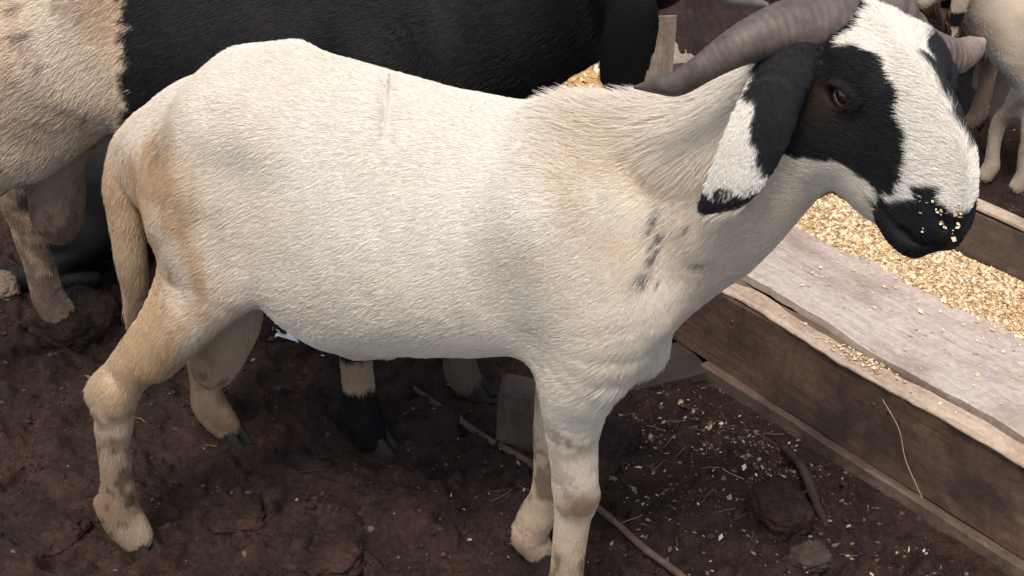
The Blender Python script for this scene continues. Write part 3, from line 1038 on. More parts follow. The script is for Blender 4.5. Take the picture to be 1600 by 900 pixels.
def is_ear(P):
    q = curve_pts(EAR, 40)
    z = np.clip(P[:, 2], q[-1, 2], q[0, 2])
    x0, y0, r0 = [np.interp(z, q[::-1, 2], q[::-1, j]) for j in (0, 1, 3)]
    dz = P[:, 2] - z
    return (np.hypot(P[:, 0] - x0, dz) < r0 + .010) & (P[:, 1] - y0 < .018) & (P[:, 1] - y0 > -.045) & (P[:, 1] < -.055) & (P[:, 2] < .94)

def ram_coat(P):
    a, b, c = HM.loc(P)
    n1, n2, n3 = fbm(P, 5, 11, 3), fbm(P, 16, 12, 3), fbm(P, 60, 13, 2)
    x, y, z = P[:, 0], P[:, 1], P[:, 2]
    col = mixv(np.tile(WHITE, (len(P), 1)), CREAM, np.clip(smooth(.40, .70, n1) * .55 + .16 + .35 * (n2 - .5), 0, 1))
    # warmer haunch, neck base and underside; dirtier legs
    g = lambda px, py, pz, r: np.exp(-(((x - px) ** 2 + (y - py) ** 2 * .4 + (z - pz) ** 2) / r ** 2))
    haunch = np.clip(g(-.50, -.12, .675, .065) * .9 + g(-.50, -.12, .59, .085) * 1.2 + g(-.50, -.12, .49, .095) * 1.2 + g(-.57, -.13, .38, .07) + g(-.555, -.09, .56, .07) + g(-.64, 0, .48, .13) * .9, 0, 1)
    col = mixv(col, TAN, haunch * (.45 + .55 * smooth(.30, .58, fbm(P * np.array([1, 1, .35]), 26, 19, 3))))
    col = mixv(col, DIRT * 1.35, haunch * smooth(.54, .68, fbm(P * np.array([1, 1, .3]), 60, 18, 3)) * .55)
    col = mixv(col, TAN * .95, g(-.635, -.02, .55, .10) * .8)
    col = mixv(col, TAN * .72, g(-.635, -.02, .42, .09) * smooth(.4, .6, n2) * .7)
    col = mixv(col, TAN * 1.05, np.clip(g(.09, -.10, .765, .06) * .6 + g(.16, -.08, .70, .10) * .35, 0, 1) * smooth(.3, .7, n2))
    col = mixv(col, np.array([.62, .53, .43]), g(.25, -.06, .64, .11) * .7)
    under = smooth(.43, .37, z) * smooth(-.40, -.36, x)
    col = mixv(col, TAN, under * .30)
    legs = smooth(.48, .34, z) * (x < -.40)
    col = mixv(col, TAN * .85, legs * .75)
    legf = smooth(.34, .15, z) * (x > -.2)
    col = mixv(col, TAN * .95, legf * .60)
    low = smooth(.36, .08, z)
    col = mixv(col, DIRT * 1.05, low * smooth(.38, .58, n2) * .9 * np.where(x < -.3, 1, .6))
    col = mixv(col, DIRT * .8, smooth(.10, .03, z) * .6)
    col = mixv(col, DIRT * .45, smooth(.42, .20, z) * smooth(.52, .62, n3) * smooth(.45, .55, n2) * .85 * np.where(x < -.3, 1, .7))
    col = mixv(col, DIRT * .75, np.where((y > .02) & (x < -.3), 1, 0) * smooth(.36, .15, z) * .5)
    col = mixv(col, DIRT * .9, np.clip(g(.075, -.085, .272, .022) * 1.3 + g(.062, -.10, .385, .028) * .7 * smooth(.4, .6, n3) + g(-.61, -.17, .265, .035) * .9 * smooth(.4, .6, n2), 0, 1))
    # smudges
    col = mixv(col, np.array([.16, .13, .11]), np.clip(g(-.505, -.11, .716, .024) + g(-.475, -.12, .708, .022), 0, 1) * np.where(vnoise(P * np.array([1, 1, .4]), 500, 17) > .58, .75, .08) * smooth(.35, .6, n2))
    sp = 0
    for px, py, pz, rx, rz in ((.151, -.11, .716, .006, .016), (.159, -.11, .701, .005, .012), (.155, -.11, .679, .007, .013), (.150, -.11, .686, .003, .010), (.146, -.11, .653, .010, .011), (.160, -.11, .647, .003, .006), (.206, -.08, .668, .014, .004), (.189, -.10, .717, .003, .008)):
        sp = np.maximum(sp, np.exp(-(((x - px - .25 * (z - pz)) / rx) ** 2 + ((z - pz) / rz) ** 2)) * (y < 0))
    col = mixv(col, np.array([.055, .055, .06]), np.clip(sp * 1.3, 0, 1) * np.where(vnoise(P, 600, 16) < .25 + .4 * sp, .85, .12))
    # head
    hd = smooth(.0, .05, a) * (np.abs(b) < .10)
    ear = is_ear(P)
    col = mixv(col, WHITE * 1.03, hd * (c > -.075) * .8)
    jit = (n3 - .5) * .020 + (n2 - .5) * .014
    dF = poly_dist(a, c, FACE) + jit
    side = (b > .006)
    face = smooth(.007, .003, dF) * (side & (a > -.05) & ~ear & (b < .10) & (P[:, 0] > .24))
    blk = mixv(np.tile(BLACK, (len(P), 1)), BROWNBLACK * 1.5, np.exp(-(((a - .085) / .035) ** 2 + ((c + .035) / .028) ** 2)) * .75)
    col = mixv(col, blk, face)
    farp = smooth(.002, -.002, poly_dist(a, c + .0, FACE) + jit) * (b < -.02) * (b > -.10) * (a > -.04) * (P[:, 0] > .24)
    strip = smooth(.110, .116, a + jit) * smooth(.216, .210, a + jit) * smooth(.003, -.003, b + jit * .4 + .008 * smooth(.19, .215, a)) * (c > -.03)
    farp = np.maximum(farp, strip)
    col = mixv(col, BLACK * 2.2, farp)
    mz = smooth(.002, -.002, poly_dist(a, c, MUZ) + jit * .6) * (np.abs(b) < .06)
    mz = np.where(b < -.008, 0, mz)
    mz2 = smooth(.228, .236, a + .3 * (-.06 - c) + jit * .5) * (b <= -.004) * (c < -.036)
    col = mixv(col, BLACK * 1.1, np.maximum(mz, mz2))
    # ear
    n4 = vnoise(P, 420, 15) - .5
    de = poly_dist(x, z, EARB) + jit * 1.1 + n4 * .006
    dt = poly_dist(x, z, EARTIP) + jit * 1.3 + n4 * .014
    ec = mixv(np.tile(WHITE * 1.05, (len(P), 1)), BLACK * 1.5, smooth(.002, -.002, de))
    ec = mixv(ec, BLACK * 2, smooth(.003, -.003, dt))
    col = np.where(ear[:, None], ec, col)
    fe = (b < -.062) & (a < .08) & (a > -.08) & (P[:, 0] > .30)
    col = np.where(fe[:, None], BLACK[None] * 1.2, col)
    return col

body = np_mesh('body', RV, RQ, M_SKIN, RAM, attr=ram_coat(RV))

def ram_flow(P, n):
    a, b, c = HM.loc(P)
    x, y, z = P[:, 0], P[:, 1], P[:, 2]
    d = np.tile(np.array([-.85, 0, -.50]), (len(P), 1))
    d = mixv(d, np.array([-.15, 0, -1.]), smooth(.47, .36, z) * (((x < -.42) | (x > -.1))))
    d = mixv(d, np.array([-.35, 0, -.95]), smooth(-.42, -.56, x))
    d = mixv(d, np.array([-.55, 0, -.85]), smooth(.08, .18, x))
    rump = smooth(.70, .80, z) * smooth(.1, 0, x)
    d = mixv(d, np.array([-1, 0, -.1]), rump)
    hd = smooth(.0, .05, a) * (np.abs(b) < .10)
    hf = -HM.a[None] * .6 + HM.b[None] * (np.tanh((b + .004) / .02) * .8)[:, None] - HM.c[None] * .15
    d = d + (hf - d) * hd[:, None]
    d = np.where(is_ear(P)[:, None], np.array([-.3, 0, -1.]), d)
    return d

def ram_len(P):
    a, b, c = HM.loc(P)
    x, y, z = P[:, 0], P[:, 1], P[:, 2]
    L = np.full(len(P), .0105)
    L = L + (.009 - L) * smooth(.40, .26, z) * ((x < -.42) | (x > -.1))
    L = L + .026 * smooth(-.06, .02, x) * smooth(.74, .80, z) * smooth(.30, .2, x)      # mane on the withers
    L = L + .004 * smooth(.08, .16, x) * smooth(.27, .2, x)
    L = L + .016 * np.exp(-(((x - .12) / .06) ** 2 + ((z - .49) / .05) ** 2))             # brisket
    L = L + .012 * smooth(-.62, -.66, x) * (z > .28)                                      # tail
    hd = smooth(.0, .05, a) * (np.abs(b) < .10)
    L = L + (.011 - L) * hd
    L = L + (.005 - L) * (hd * smooth(.20, .235, a - .3 * (c + .06)))
    L = L + (.006 - L) * (hd * np.exp(-(((a - .100) / .030) ** 2 + ((c + .021) / .026) ** 2)) * (np.abs(b) > .03))
    L = np.where(is_ear(P), .006, L)
    L = np.where(z < .05, np.minimum(L, .007), L)
    return L

def ram_lift(P):
    x, y, z = P[:, 0], P[:, 1], P[:, 2]
    return .30 + .75 * smooth(-.05, .03, x) * smooth(.755, .80, z) * smooth(.25, .15, x) + .35 * np.exp(-(((x - .12) / .06) ** 2 + ((z - .48) / .04) ** 2))

FURK = 1.0
def ram_dens(C):
    a, b, c = HM.loc(C)
    eye = (((a - .100) / .021) ** 2 + ((c + .021) / .0175) ** 2 < 1) & (np.abs(b) > .035)
    muz = (a > .236) & (c < -.032)
    return np.where(eye, 0, np.where(muz, .12, 1)) * (1 - .55 * smooth(-.02, .06, C[:, 1])) * (1 + 1.6 * smooth(.0, .05, a)) * (1 + .6 * smooth(.4, .3, C[:, 2]))
fur('coat', RV, RQ, RN, int(640000 * FURK), M_HAIR, RAM, ram_flow, ram_len, ram_coat, .00021, density=ram_dens, lift=ram_lift, messy=.11, seed=5, zmin=.002)
eyeballs(HM, RAM)
for ft in ((-.628, -.140, .0), (-.645, .146, .0), (.054, -.061, .0), (-.046, .061, .0)):
    hoof(RAM, (ft[0] + .003, ft[1], -.006), 0, .98)
dewclaws(RAM, [(-.672, -.152, .066), (-.672, -.128, .066), (-.690, .134, .062), (-.690, .158, .062), (.020, -.073, .064), (.020, -.050, .064), (-.072, .050, .062), (-.072, .073, .062)])
# near horn sweeps out and back, far horn points away to the other side
horn(RAM, [(.335, -.005, .912, .030), (.318, -.020, .934, .0325), (.290, -.045, .943, .0315), (.264, -.070, .944, .0280), (.239, -.095, .939, .0232), (.217, -.110, .928, .0188), (.195, -.118, .911, .0150),
           (.170, -.120, .891, .0130), (.150, -.120, .886, .0095), (.123, -.115, .877, .0015)], 32, seed=1)
b0 = HM.to(.015, -.03, .0)
horn(RAM, [(*(b0 + HM.b * .02), .028), (*b0, .028), (.380, .040, .904, .026), (.405, .072, .884, .0225), (.425, .096, .876, .0195), (.441, .112, .882, .014), (.450, .122, .888, .004)], 14, seed=2, pale_tip=(.46, .36, .30), base=(.17, .135, .115), tip=(.26, .20, .17))
# feed stuck to the lips
rng = np.random.default_rng(4)
q = HM.loc(RV)
selm = np.where((q[0] > .228) & (q[2] > -.060) & (q[2] < -.022) & (q[1] > .002) & (q[1] < .035))[0]
if len(selm):
    ii = selm[rng.integers(0, len(selm), 40)]
    tag(flakes('feed_flakes', RV[ii] + RN[ii] * .0022, .6, .0040, M_FEED, RAM, seed=6), kind='stuff')

# -------------------------------- other sheep
def scaled_st(k, dz=0., drop=0., wide=1.0, u_end=None):
    st = []
    for u, l, t, b, w in BODY_ST:
        q = drop * float(smooth(.08, .33, np.array(u)))
        st.append((u * k, l, (t - q) * k + dz, (b - q) * k + dz, w * k * wide))
    return st

def finish(root, F, coat, nhair, hlen, hmat, hrad, flow=None, smooth_it=2, seed=2, und=.010, messy=.2, lift=.25):
    V, Q = F.mesh()
    V = laplace(V, Q, smooth_it)
    n = vert_normals(V, Q)
    V = V + n * ((fbm(V, 9, seed + 3, 3) - .5) * und)[:, None] * smooth(.1, .25, V[:, 2])[:, None]
    n = vert_normals(V, Q)
    np_mesh('body', V, Q, M_SKIN, root, attr=coat(V))
    if flow is None:
        def flow(P, nn):
            d = np.tile(np.array([-.8, 0, -.6]), (len(P), 1))
            return mixv(d, np.array([-.1, 0, -1.]), smooth(.45, .3, P[:, 2]))
    if nhair:
        ln = hlen if callable(hlen) else (lambda P: np.full(len(P), hlen))
        fur('coat', V, Q, n, nhair, hmat, root, flow, ln, coat, hrad, seed=seed, messy=messy, lift=lift, zmin=.003)

# the two-tone ram close behind: black fore part, dirty cream hindquarters
UDA = tag(empty('ram', (-.19, 1.80, 0), -math.radians(12.4)),
          'black ram with dirty cream hindquarters standing close behind the white ram', 'sheep')
HB = HeadFrame((.325, .005, .985), (.52, .38, -.76), (-.38, -.92, -.1), (.5, .3, .7), 1.0)
F = Field((-.95, -.32, -.01), (.60, .36, 1.12), .0060)
F.loft([(u, l, t, b + .110 * float(smooth(-.30, -.46, np.array(u))), w) for u, l, t, b, w in scaled_st(1.03, .018, 0, 1.10)], 0, egg=.06)
for s_ in (-1, 1):
    F.ell((-.40, s_ * .055, .80), (.09, .06, .04), .07)
F.limb([(-.54, -.085, .68, .10), (-.61, -.105, .58, .085), (-.70, -.125, .46, .055), (-.78, -.135, .355, .038), (-.81, -.138, .31, .033), (-.82, -.14, .22, .027), (-.84, -.14, .10, .026), (-.83, -.14, .04, .03)], .06)
F.limb([(-.50, -.09, .64, .075), (-.55, -.115, .56, .050), (-.66, -.125, .48, .042)], .06)
F.limb([(-.43, -.09, .62, .05), (-.47, -.10, .565, .030), (-.54, -.115, .52, .030)], .05)
F.limb([(-.52, .085, .66, .10), (-.56, .10, .55, .085), (-.66, .115, .42, .052), (-.755, .12, .31, .036), (-.755, .12, .24, .030), (-.748, .12, .15, .027), (-.742, .119, .08, .030), (-.725, .119, .045, .031), (-.71, .119, .025, .026)], .06)
F.limb([(-.50, 0, .56, .03), (-.555, -.01, .47, .030), (-.578, -.015, .42, .040), (-.590, -.015, .365, .044), (-.598, -.015, .335, .036)], .02)
F.limb([(.03, -.09, .70, .08), (.06, -.10, .58, .07), (.0, -.10, .47, .05), (-.035, -.098, .36, .034), (-.045, -.095, .26, .031), (-.047, -.092, .20, .027), (-.047, -.090, .12, .027), (-.044, -.090, .07, .033), (-.036, -.090, .03, .03)], .05)
F.limb([(.03, .09, .70, .08), (.08, .095, .58, .065), (.075, .097, .45, .045), (.075, .097, .30, .032), (.076, .097, .22, .026), (.076, .097, .12, .025), (.078, .097, .06, .03), (.088, .097, .03, .028)], .05)
F.limb([(.22, 0, .74, .085), (.30, 0, .785, .070), (*HB.to(.06, 0, -.07), .068)], .05)
head_field(F, HB, False)
e0 = HB.to(.02, .055, -.01)
F.limb([(*e0, .016), (e0[0] + .02, -.088, .868, .026), (.378, -.100, .825, .034), (.377, -.104, .780, .037), (.370, -.104, .735, .034), (.366, -.103, .700, .016)], .006, flat=4.0)
e1_ = HB.to(.02, -.055, -.01)
F.limb([(*e1_, .016), (*(e1_ + np.array([.02, .03, -.03])), .026), (*(e1_ + np.array([.03, .045, -.12])), .030), (*(e1_ + np.array([.03, .045, -.17])), .012)], .006, flat=2.5)

def uda_coat(P):
    x, y, z = P[:, 0], P[:, 1], P[:, 2]
    n1, n2, n3 = fbm(P, 6, 21, 3), fbm(P, 20, 22, 3), fbm(P, 70, 23, 2)
    rear = mixv(np.tile(np.array([.72, .62, .49]), (len(P), 1)), np.array([.62, .47, .32]), smooth(.38, .66, n1))
    rear = mixv(rear, np.array([.40, .29, .20]), smooth(.5, .7, n2) * .4 + .5 * np.exp(-(((x + .50) / .06) ** 2 + ((z - .60) / .05) ** 2)))
    rear = mixv(rear, np.array([.12, .085, .065]), smooth(.60, .70, n3) * smooth(.47, .58, n1 * .5 + n2 * .5) * .85)
    rear = mixv(rear, np.array([.40, .275, .185]), smooth(.50, .40, z) * (np.abs(y) < .075) * (z > .3) * .8)
    rear = mixv(rear, np.array([.40, .285, .195]), smooth(.45, .28, z) * .8)
    rear = mixv(rear, np.array([.15, .10, .07]), smooth(.46, .34, z) * smooth(.48, .62, n3) * .7)
    rear = mixv(rear, np.array([.24, .165, .12]), smooth(.47, .25, z) * smooth(.40, .6, n2) * .75)
    blk = mixv(np.tile(np.array([.0065, .0066, .0078]), (len(P), 1)), np.array([.010, .0085, .008]), smooth(.4, .7, n2))
    edge = -.345 - .9 * (z - .70) ** 2 - .25 * np.maximum(.60 - z, 0)
    f = smooth(-.004, .004, x - edge + (n3 - .5) * .035 + (n2 - .5) * .03 + (vnoise(P, 300, 29) - .5) * .012)
    legs = (x < -.42)
    f = np.where(legs & (z < .50), 0, f)
    col = mixv(rear, blk, f)
    band = smooth(.128, .140, z + (n3 - .5) * .02) * smooth(.205, .190, z + (n3 - .5) * .02) * (x < 0) * (x > -.2)
    col = mixv(col, np.array([.46, .33, .22]), band)
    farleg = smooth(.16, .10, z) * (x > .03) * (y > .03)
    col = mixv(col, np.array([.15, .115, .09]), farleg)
    return col

uda_len = lambda P: np.where(P[:, 2] < .40, .009, np.where(P[:, 0] < -.36, .015, .012)) * np.where(P[:, 0] > .33, .5, 1.)
finish(UDA, F, uda_coat, 200000, uda_len, M_HAIRB, .00032, seed=8, messy=.22, lift=.3)
horn(UDA, [(*HB.to(.0, .03, .01), .030), (.285, -.10, 1.02, .030), (.27, -.165, .985, .028), (.31, -.205, .95, .025), (.38, -.19, .915, .022), (.44, -.150, .885, .019), (.505, -.115, .852, .0135), (.552, -.095, .836, .003)], 20, seed=5,
     base=(.20, .18, .17), tip=(.22, .20, .19))
horn(UDA, [(*HB.to(.0, -.03, .01), .030), (.31, .13, 1.03, .030), (.31, .20, 1.0, .026), (.36, .25, .96, .02), (.44, .25, .94, .012), (.48, .24, .95, .003)], 20, seed=6, base=(.20, .18, .17), tip=(.22, .20, .19))
eyeballs(HB, UDA)
for ft in ((-.818, -.14, -.004), (-.70, .119, -.004), (-.030, -.090, -.004), (.095, .097, -.004)):
    hoof(UDA, ft)

def plain_sheep(root, k, drop, feet, coat, nhair, hlen, hrad, hmat, ear_len=.12, horns=False, h=.006, seed=3, near=1, wide=1.0, lift=.25):
    """a smaller sheep of the same build; feet = near fore, far fore, near hind, far hind as (x, y)"""
    H = HeadFrame((.318 * k, 0, (.955 - drop) * k), (.70, .0, -.714), (0, near, 0), (.7, 0, .7), k)
    F = Field((-.80 * k, -.30 * k, -.01), (.66 * k, .30 * k, (1.08 - drop * .2) * k), h)
    F.loft(scaled_st(k, 0, drop, wide), 0, egg=.05)
    for (fx, fy), sd in zip(feet[:2], (near, -near)):
        F.limb([(.03 * k, sd * .085 * k, .68 * k, .075 * k), (.07 * k, sd * .09 * k, .56 * k, .062 * k), (.03 * k, sd * .085 * k, .46 * k, .048 * k), (fx * .6, (fy + sd * .06 * k) * .6, .34 * k, .032 * k),
                (fx * .9 - .0 * k, fy, .26 * k, .030 * k), (fx * .95, fy, .16 * k, .024 * k), (fx - .012 * k, fy, .075 * k, .028 * k), (fx, fy, .03 * k, .027 * k)], .05 * k)
        F.limb([(fx - .012 * k, fy, .08 * k, .025 * k), (fx + .004, fy, .025, .025 * k)], .01)
    for (fx, fy), sd in zip(feet[2:], (near, -near)):
        F.limb([(-.49 * k, sd * .08 * k, .62 * k, .10 * k), (-.45 * k, sd * .10 * k, .51 * k, .085 * k), (-.53 * k, sd * .115 * k, .40 * k, .048 * k), (fx, fy, .30 * k, .034 * k), (fx - .015 * k, fy, .17 * k, .025 * k),
                (fx - .01 * k, fy, .07 * k, .029 * k), (fx + .01 * k, fy, .03 * k, .027 * k)], .05 * k)
    F.limb([(-.62 * k, 0, .68 * k, .025 * k), (-.66 * k, 0, .58 * k, .024 * k), (-.67 * k, 0, .42 * k, .015 * k)], .02)
    F.limb([(.25 * k, 0, (.80 - drop * .85) * k, .066 * k), (*H.to(.03, 0, -.055), .066 * k)], .05 * k)
    head_field(F, H, False)
    for sd in (1, -1):
        e = H.to(.02, sd * .055, -.01)
        o_ = H.b * sd
        F.limb([(*e, .016 * k), *[(*(e + o_ * a * k + np.array([-.01, 0, -z]) * k), r * k) for a, z, r in ((.028, .02, .026), (.042, .06, .031), (.045, .06 + ear_len * .4, .032), (.042, .06 + ear_len * .75, .024), (.04, .06 + ear_len, .008))]], .006, flat=2.6)
    finish(root, F, coat, nhair, hlen, hmat, hrad, seed=seed, lift=lift)
    eyeballs(H, root)
    for fx, fy in feet:
        hoof(root, (fx + .008, fy, -.004), 0, k)
    return H

def white_coat(P):
    n1, n2, n3 = fbm(P, 8, 31, 3), fbm(P, 26, 32, 3), fbm(P, 80, 33, 2)
    c = mixv(np.tile(np.array([.70, .63, .53]), (len(P), 1)), np.array([.60, .49, .37]), smooth(.4, .65, n1))
    c = mixv(c, np.array([.46, .35, .24]), smooth(.25, .05, P[:, 2]) * .6)
    g = np.hypot((P[:, 2] - .428) / .019, (n3 - .5) * 1.2)
    return mixv(c, BLACK, smooth(1.1, .8, g) * (np.abs(P[:, 1]) > .047) * (P[:, 0] > .155))

WS = tag(empty('sheep', (1.16, 2.69, 0), math.radians(174)), 'small white sheep with a black spotted ear at the upper right behind the trough', 'sheep')
plain_sheep(WS, .62, .0, [(.040, -.016), (-.022, .035), (-.42, .08), (-.44, -.08)], white_coat, 26000, .007, .0004, M_HAIR, .25, seed=13, near=1, h=.005)

def black_coat(P):
    return mixv(np.tile(np.array([.007, .007, .008]), (len(P), 1)), np.array([.013, .011, .010]), smooth(.4, .7, fbm(P, 12, 61, 3)))
BLS = tag(empty('sheep', (-.62, 2.40, 0), math.radians(8)), 'black lying sheep added to darken the gap behind the rear of the two tone ram', 'sheep')  # added animal, its black coat fills the dark gap
def lying_sheep(root, k, coat, seed=3):
    dz = -.355 * k
    H = HeadFrame((.31 * k, .03, .90 * k + dz), (.75, .45, -.45), (.45, -.75, 0), (.5, .3, .8), k)
    F = Field((-.80 * k, -.32 * k, -.01), (.66 * k, .36 * k, .78 * k), .007)
    F.loft(scaled_st(k, dz, .05, 1.12), 0, egg=.05)
    for sd in (1, -1):
        F.limb([(-.45 * k, sd * .07 * k, .50 * k + dz, .11 * k), (-.36 * k, sd * .13 * k, .13 * k, .06 * k), (-.50 * k, sd * .16 * k, .06 * k, .04 * k), (-.62 * k, sd * .16 * k, .045 * k, .034 * k), (-.45 * k, sd * .18 * k, .035 * k, .028 * k), (-.36 * k, sd * .18 * k, .03 * k, .028 * k)], .05 * k)
        F.limb([(.04 * k, sd * .09 * k, .50 * k + dz, .07 * k), (.02 * k, sd * .11 * k, .10 * k, .045 * k), (.16 * k, sd * .11 * k, .05 * k, .034 * k), (.05 * k, sd * .12 * k, .03 * k, .026 * k), (-.02 * k, sd * .12 * k, .03 * k, .028 * k)], .04 * k)
        e = H.to(.02, sd * .055, -.01)
        F.limb([(*e, .016 * k), *[(*(e + H.b * sd * a * k + np.array([-.01, 0, -z]) * k), r * k) for a, z, r in ((.028, .02, .026), (.042, .06, .031), (.044, .12, .026), (.042, .16, .008))]], .006, flat=2.2)
    F.limb([(.25 * k, 0, .76 * k + dz, .066 * k), (*H.to(.03, 0, -.055), .066 * k)], .05 * k)
    head_field(F, H, False)
    finish(root, F, coat, 14000, .010, M_HAIRB, .0005, seed=seed)
    eyeballs(H, root)
lying_sheep(BLS, .72, black_coat, 33)

def brown_coat(P):
    n1, n2 = fbm(P, 10, 41, 3), fbm(P, 40, 42, 3)
    c = mixv(np.tile(np.array([.30, .19, .135]), (len(P), 1)), np.array([.17, .10, .07]), smooth(.35, .65, n2))
    return mixv(c, np.array([.36, .27, .20]), smooth(.28, .15, P[:, 2]) * .6)
BSH = tag(empty('sheep', (.72, 3.02, 0), math.radians(180)), 'shaggy brown sheep in the far background above the head of the ram', 'sheep')
plain_sheep(BSH, .75, .12, [(.02, .05), (-.03, -.06), (-.46, .02), (-.49, -.10)], brown_coat, 26000, lambda P: np.where(P[:, 2] > .27, .05, .010), .0008, M_HAIR, .12, h=.007, seed=23, wide=1.2)

# -------------------------------- a second trough behind, with its end post, and bits of wood
TR2 = tag(empty('feeding_trough', (.26, 2.30, 0), math.radians(180)), 'second wooden trough behind the neck of the black ram with feed in it', 'trough')
board('side_board', [(-.02, .06), (.0, .06), (.0, .40), (-.02, .40)], .0, .9, W_OLD, TR2, 20, seed=21)
board('side_board', [(-.36, .06), (-.34, .06), (-.34, .42), (-.36, .42)], .0, .9, W_OLD, TR2, 20, seed=22)
board('floor_board', [(-.338, .24), (-.022, .24), (-.022, .26), (-.338, .26)], .02, .9, W_FAR, TR2, 10, seed=23)
board('end_post', [(.002, -.02), (.024, -.02), (.024, .575), (.002, .56)], -.045, .022, W_OLD, TR2, 6, seed=24)
gx2, gy2 = np.meshgrid(np.linspace(.022, .88, 60), np.linspace(-.337, -.023, 24), indexing='ij')
p2 = np.stack([gx2.ravel(), gy2.ravel(), np.zeros(gx2.size)], -1)
p2[:, 2] = .375 + (fbm(p2, 18, 91, 3) - .5) * .03
FD2 = tag(empty('animal_feed', (.26, 2.30, 0), math.radians(180)), 'pale feed filling the second trough behind the black ram', 'feed')
tag(np_mesh('feed_bed', p2, grid_faces(60, 24), M_BED, FD2), kind='stuff')
n2_ = 1800
ii = RNG.integers(0, len(p2), n2_)
tag(flakes('feed_flakes', p2[ii] + RNG.normal(0, .004, (n2_, 3)) * np.array([1, 1, .3]) + np.array([0, 0, .003]), .5, .014, M_FEED, FD2, seed=31), kind='stuff')

w1 = board('broken_board', [(-.05, .0), (.05, .0), (.05, .03), (-.05, .03)], -.11, .06, W_OLD, None, 8, .004, .006, 31)
w1.location = (.47, 3.45, .0)
w1.rotation_euler = (0, 0, math.radians(-70))
tag(w1, 'pale broken end of board on the ground beside the muzzle of the black ram', 'board')
for k_, (lx, ly, rz_, tilt, lab) in enumerate([(1.36, 3.02, -38, 62, 'dark weathered board leaning behind the legs of the small white sheep'), ]):
    w2 = board('dark_board', [(-.13, -.012), (.13, -.012), (.13, .012), (-.13, .012)], -.45, .45, W_DARK, None, 20, .004, .004, 41 + k_)
    w2.location = (lx, ly, .10)
    w2.rotation_euler = (math.radians(tilt), 0, math.radians(rz_))
    tag(w2, lab, 'board')

# nails, cracks' splinters and straws on the near trough
M_NAIL = mat_plain('rusty_nail', (.05, .03, .022), (.12, .06, .04), 80, .6, .0005, .5)
for nx in (.03, .34, .37, .66, .69, .98):
    P = np.array([[nx, -.003, .150], [nx, .001, .150]])
    V_, F_ = tube(np.array([[nx, -.0035, .14 + .02 * (nx % .1) * 5], [nx, -.0030, .14 + .02 * (nx % .1) * 5], [nx, .004, .14 + .02 * (nx % .1) * 5]]), [.0005, .0032, .0032], 10)
    np_mesh('nail', V_, F_, M_NAIL, TROUGH)
M_STRAW = mat_plain('dry_straw', (.30, .20, .10), (.50, .37, .20), 60, .7, 0)
def straw_ob(name, pts, rad, parent, label=None, cat=None):
    P = curve_pts(pts, 24)
    V_, F_ = tube(P, np.full(24, rad), 6)
    return tag(np_mesh(name, V_, F_, M_STRAW, parent), label, cat)
straw_ob('straw', [(.36, -.010, .17), (.40, -.012, .135), (.425, -.016, .09), (.47, -.022, .045)], .0008, None, 'thin dry straw hanging down the muddy outer side of the trough', 'straw').matrix_world = TROUGH.matrix_world
bpy.context.view_layer.update()
o_ = bpy.data.objects['straw']
o_.location = T0
o_.rotation_euler = (0, 0, math.atan2(-.7825, .6226))
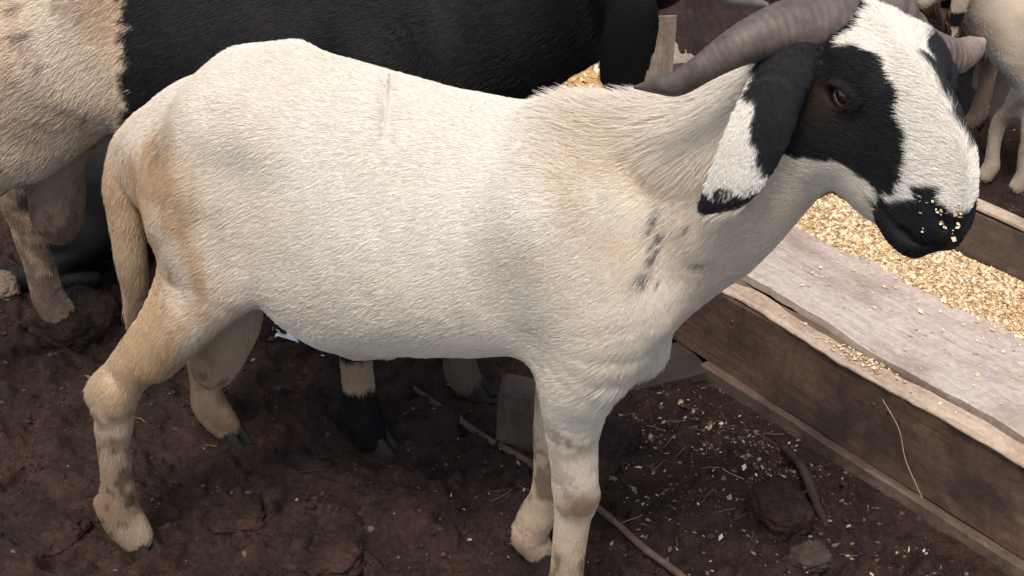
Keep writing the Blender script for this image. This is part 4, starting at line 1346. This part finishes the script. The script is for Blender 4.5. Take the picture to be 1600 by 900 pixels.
# stalks trodden into the mud, one mass
rng = np.random.default_rng(77)
Vs, Fs, off = [], [], 0
for k_ in range(190):
    if k_ < 120:
        cx_, cy_ = .34 + rng.normal(0, .18), 1.70 + rng.normal(0, .18)
    else:
        cx_, cy_ = rng.uniform(-1, 1.3), rng.uniform(1.3, 3.)
    L_ = rng.uniform(.012, .045)
    an = rng.random() * 6.28
    tt = np.linspace(-.5, .5, 5)
    bx, by = cx_ + tt * L_ * math.cos(an) + rng.normal(0, .001, 5), cy_ + tt * L_ * math.sin(an) + rng.normal(0, .001, 5)
    bz = np.full(5, ground_h(bx, by).max() + .0005) + np.abs(tt) * rng.normal(0, .004)
    V_, F_ = tube(np.stack([bx, by, bz], -1), np.full(5, rng.uniform(.0005, .0011)), 4)
    Vs.append(V_)
    Fs.append(F_ + off)
    off += len(V_)
VV = np.vstack(Vs)
tag(np_mesh('straw_litter', VV, np.vstack(Fs), M_CHAFF, attr=np.repeat(np.repeat(rng.random(190) * .6, 20)[:, None], 3, 1)), kind='stuff')

# crumbs of mud and dung, far too many to count
rng = np.random.default_rng(91)
ico = np.array([[0, 0, 1], [.894, 0, .447], [.276, .851, .447], [-.724, .526, .447], [-.724, -.526, .447], [.276, -.851, .447],
                [.724, .526, -.447], [-.276, .851, -.447], [-.894, 0, -.447], [-.276, -.851, -.447], [.724, -.526, -.447], [0, 0, -1]])
icf = np.array([[0, 1, 2], [0, 2, 3], [0, 3, 4], [0, 4, 5], [0, 5, 1], [1, 6, 2], [2, 7, 3], [3, 8, 4], [4, 9, 5], [5, 10, 1], [6, 7, 2], [7, 8, 3], [8, 9, 4], [9, 10, 5], [10, 6, 1],
                [11, 7, 6], [11, 8, 7], [11, 9, 8], [11, 10, 9], [11, 6, 10]])
nc = 11000
xy = np.stack([rng.uniform(-1.05, 1.5, nc), rng.uniform(1.3, 3.1, nc)], -1)
cl = fbm(np.c_[xy, np.zeros(nc)], 6, 95, 2)
xy = xy[(cl + rng.normal(0, .08, nc) > .48)]
nc = len(xy)
sz_ = np.clip(rng.lognormal(-5.9, .45, nc), .0012, .006)
P = np.c_[xy, ground_h(xy[:, 0], xy[:, 1]) + sz_ * .15]
J = ico[None] * (1 + rng.normal(0, .22, (nc, 12, 1))) * (sz_[:, None, None] * (1 + rng.normal(0, .2, (nc, 1, 3))) * np.array([1, 1, .7]))
Vc = (P[:, None] + J).reshape(-1, 3)
Fc_ = (np.arange(nc)[:, None, None] * 12 + icf[None]).reshape(-1, 3)
M_CRUMB = mat_flakes('mud_crumb', [(0, (.010, .006, .0045)), (.6, (.028, .016, .012)), (.93, (.06, .036, .027)), (1, (.11, .075, .055))], .95)
tag(np_mesh('mud_crumbs', Vc, Fc_, M_CRUMB, smooth_shade=False, attr=np.repeat(np.repeat(rng.random(nc), 12)[:, None], 3, 1)), kind='stuff')
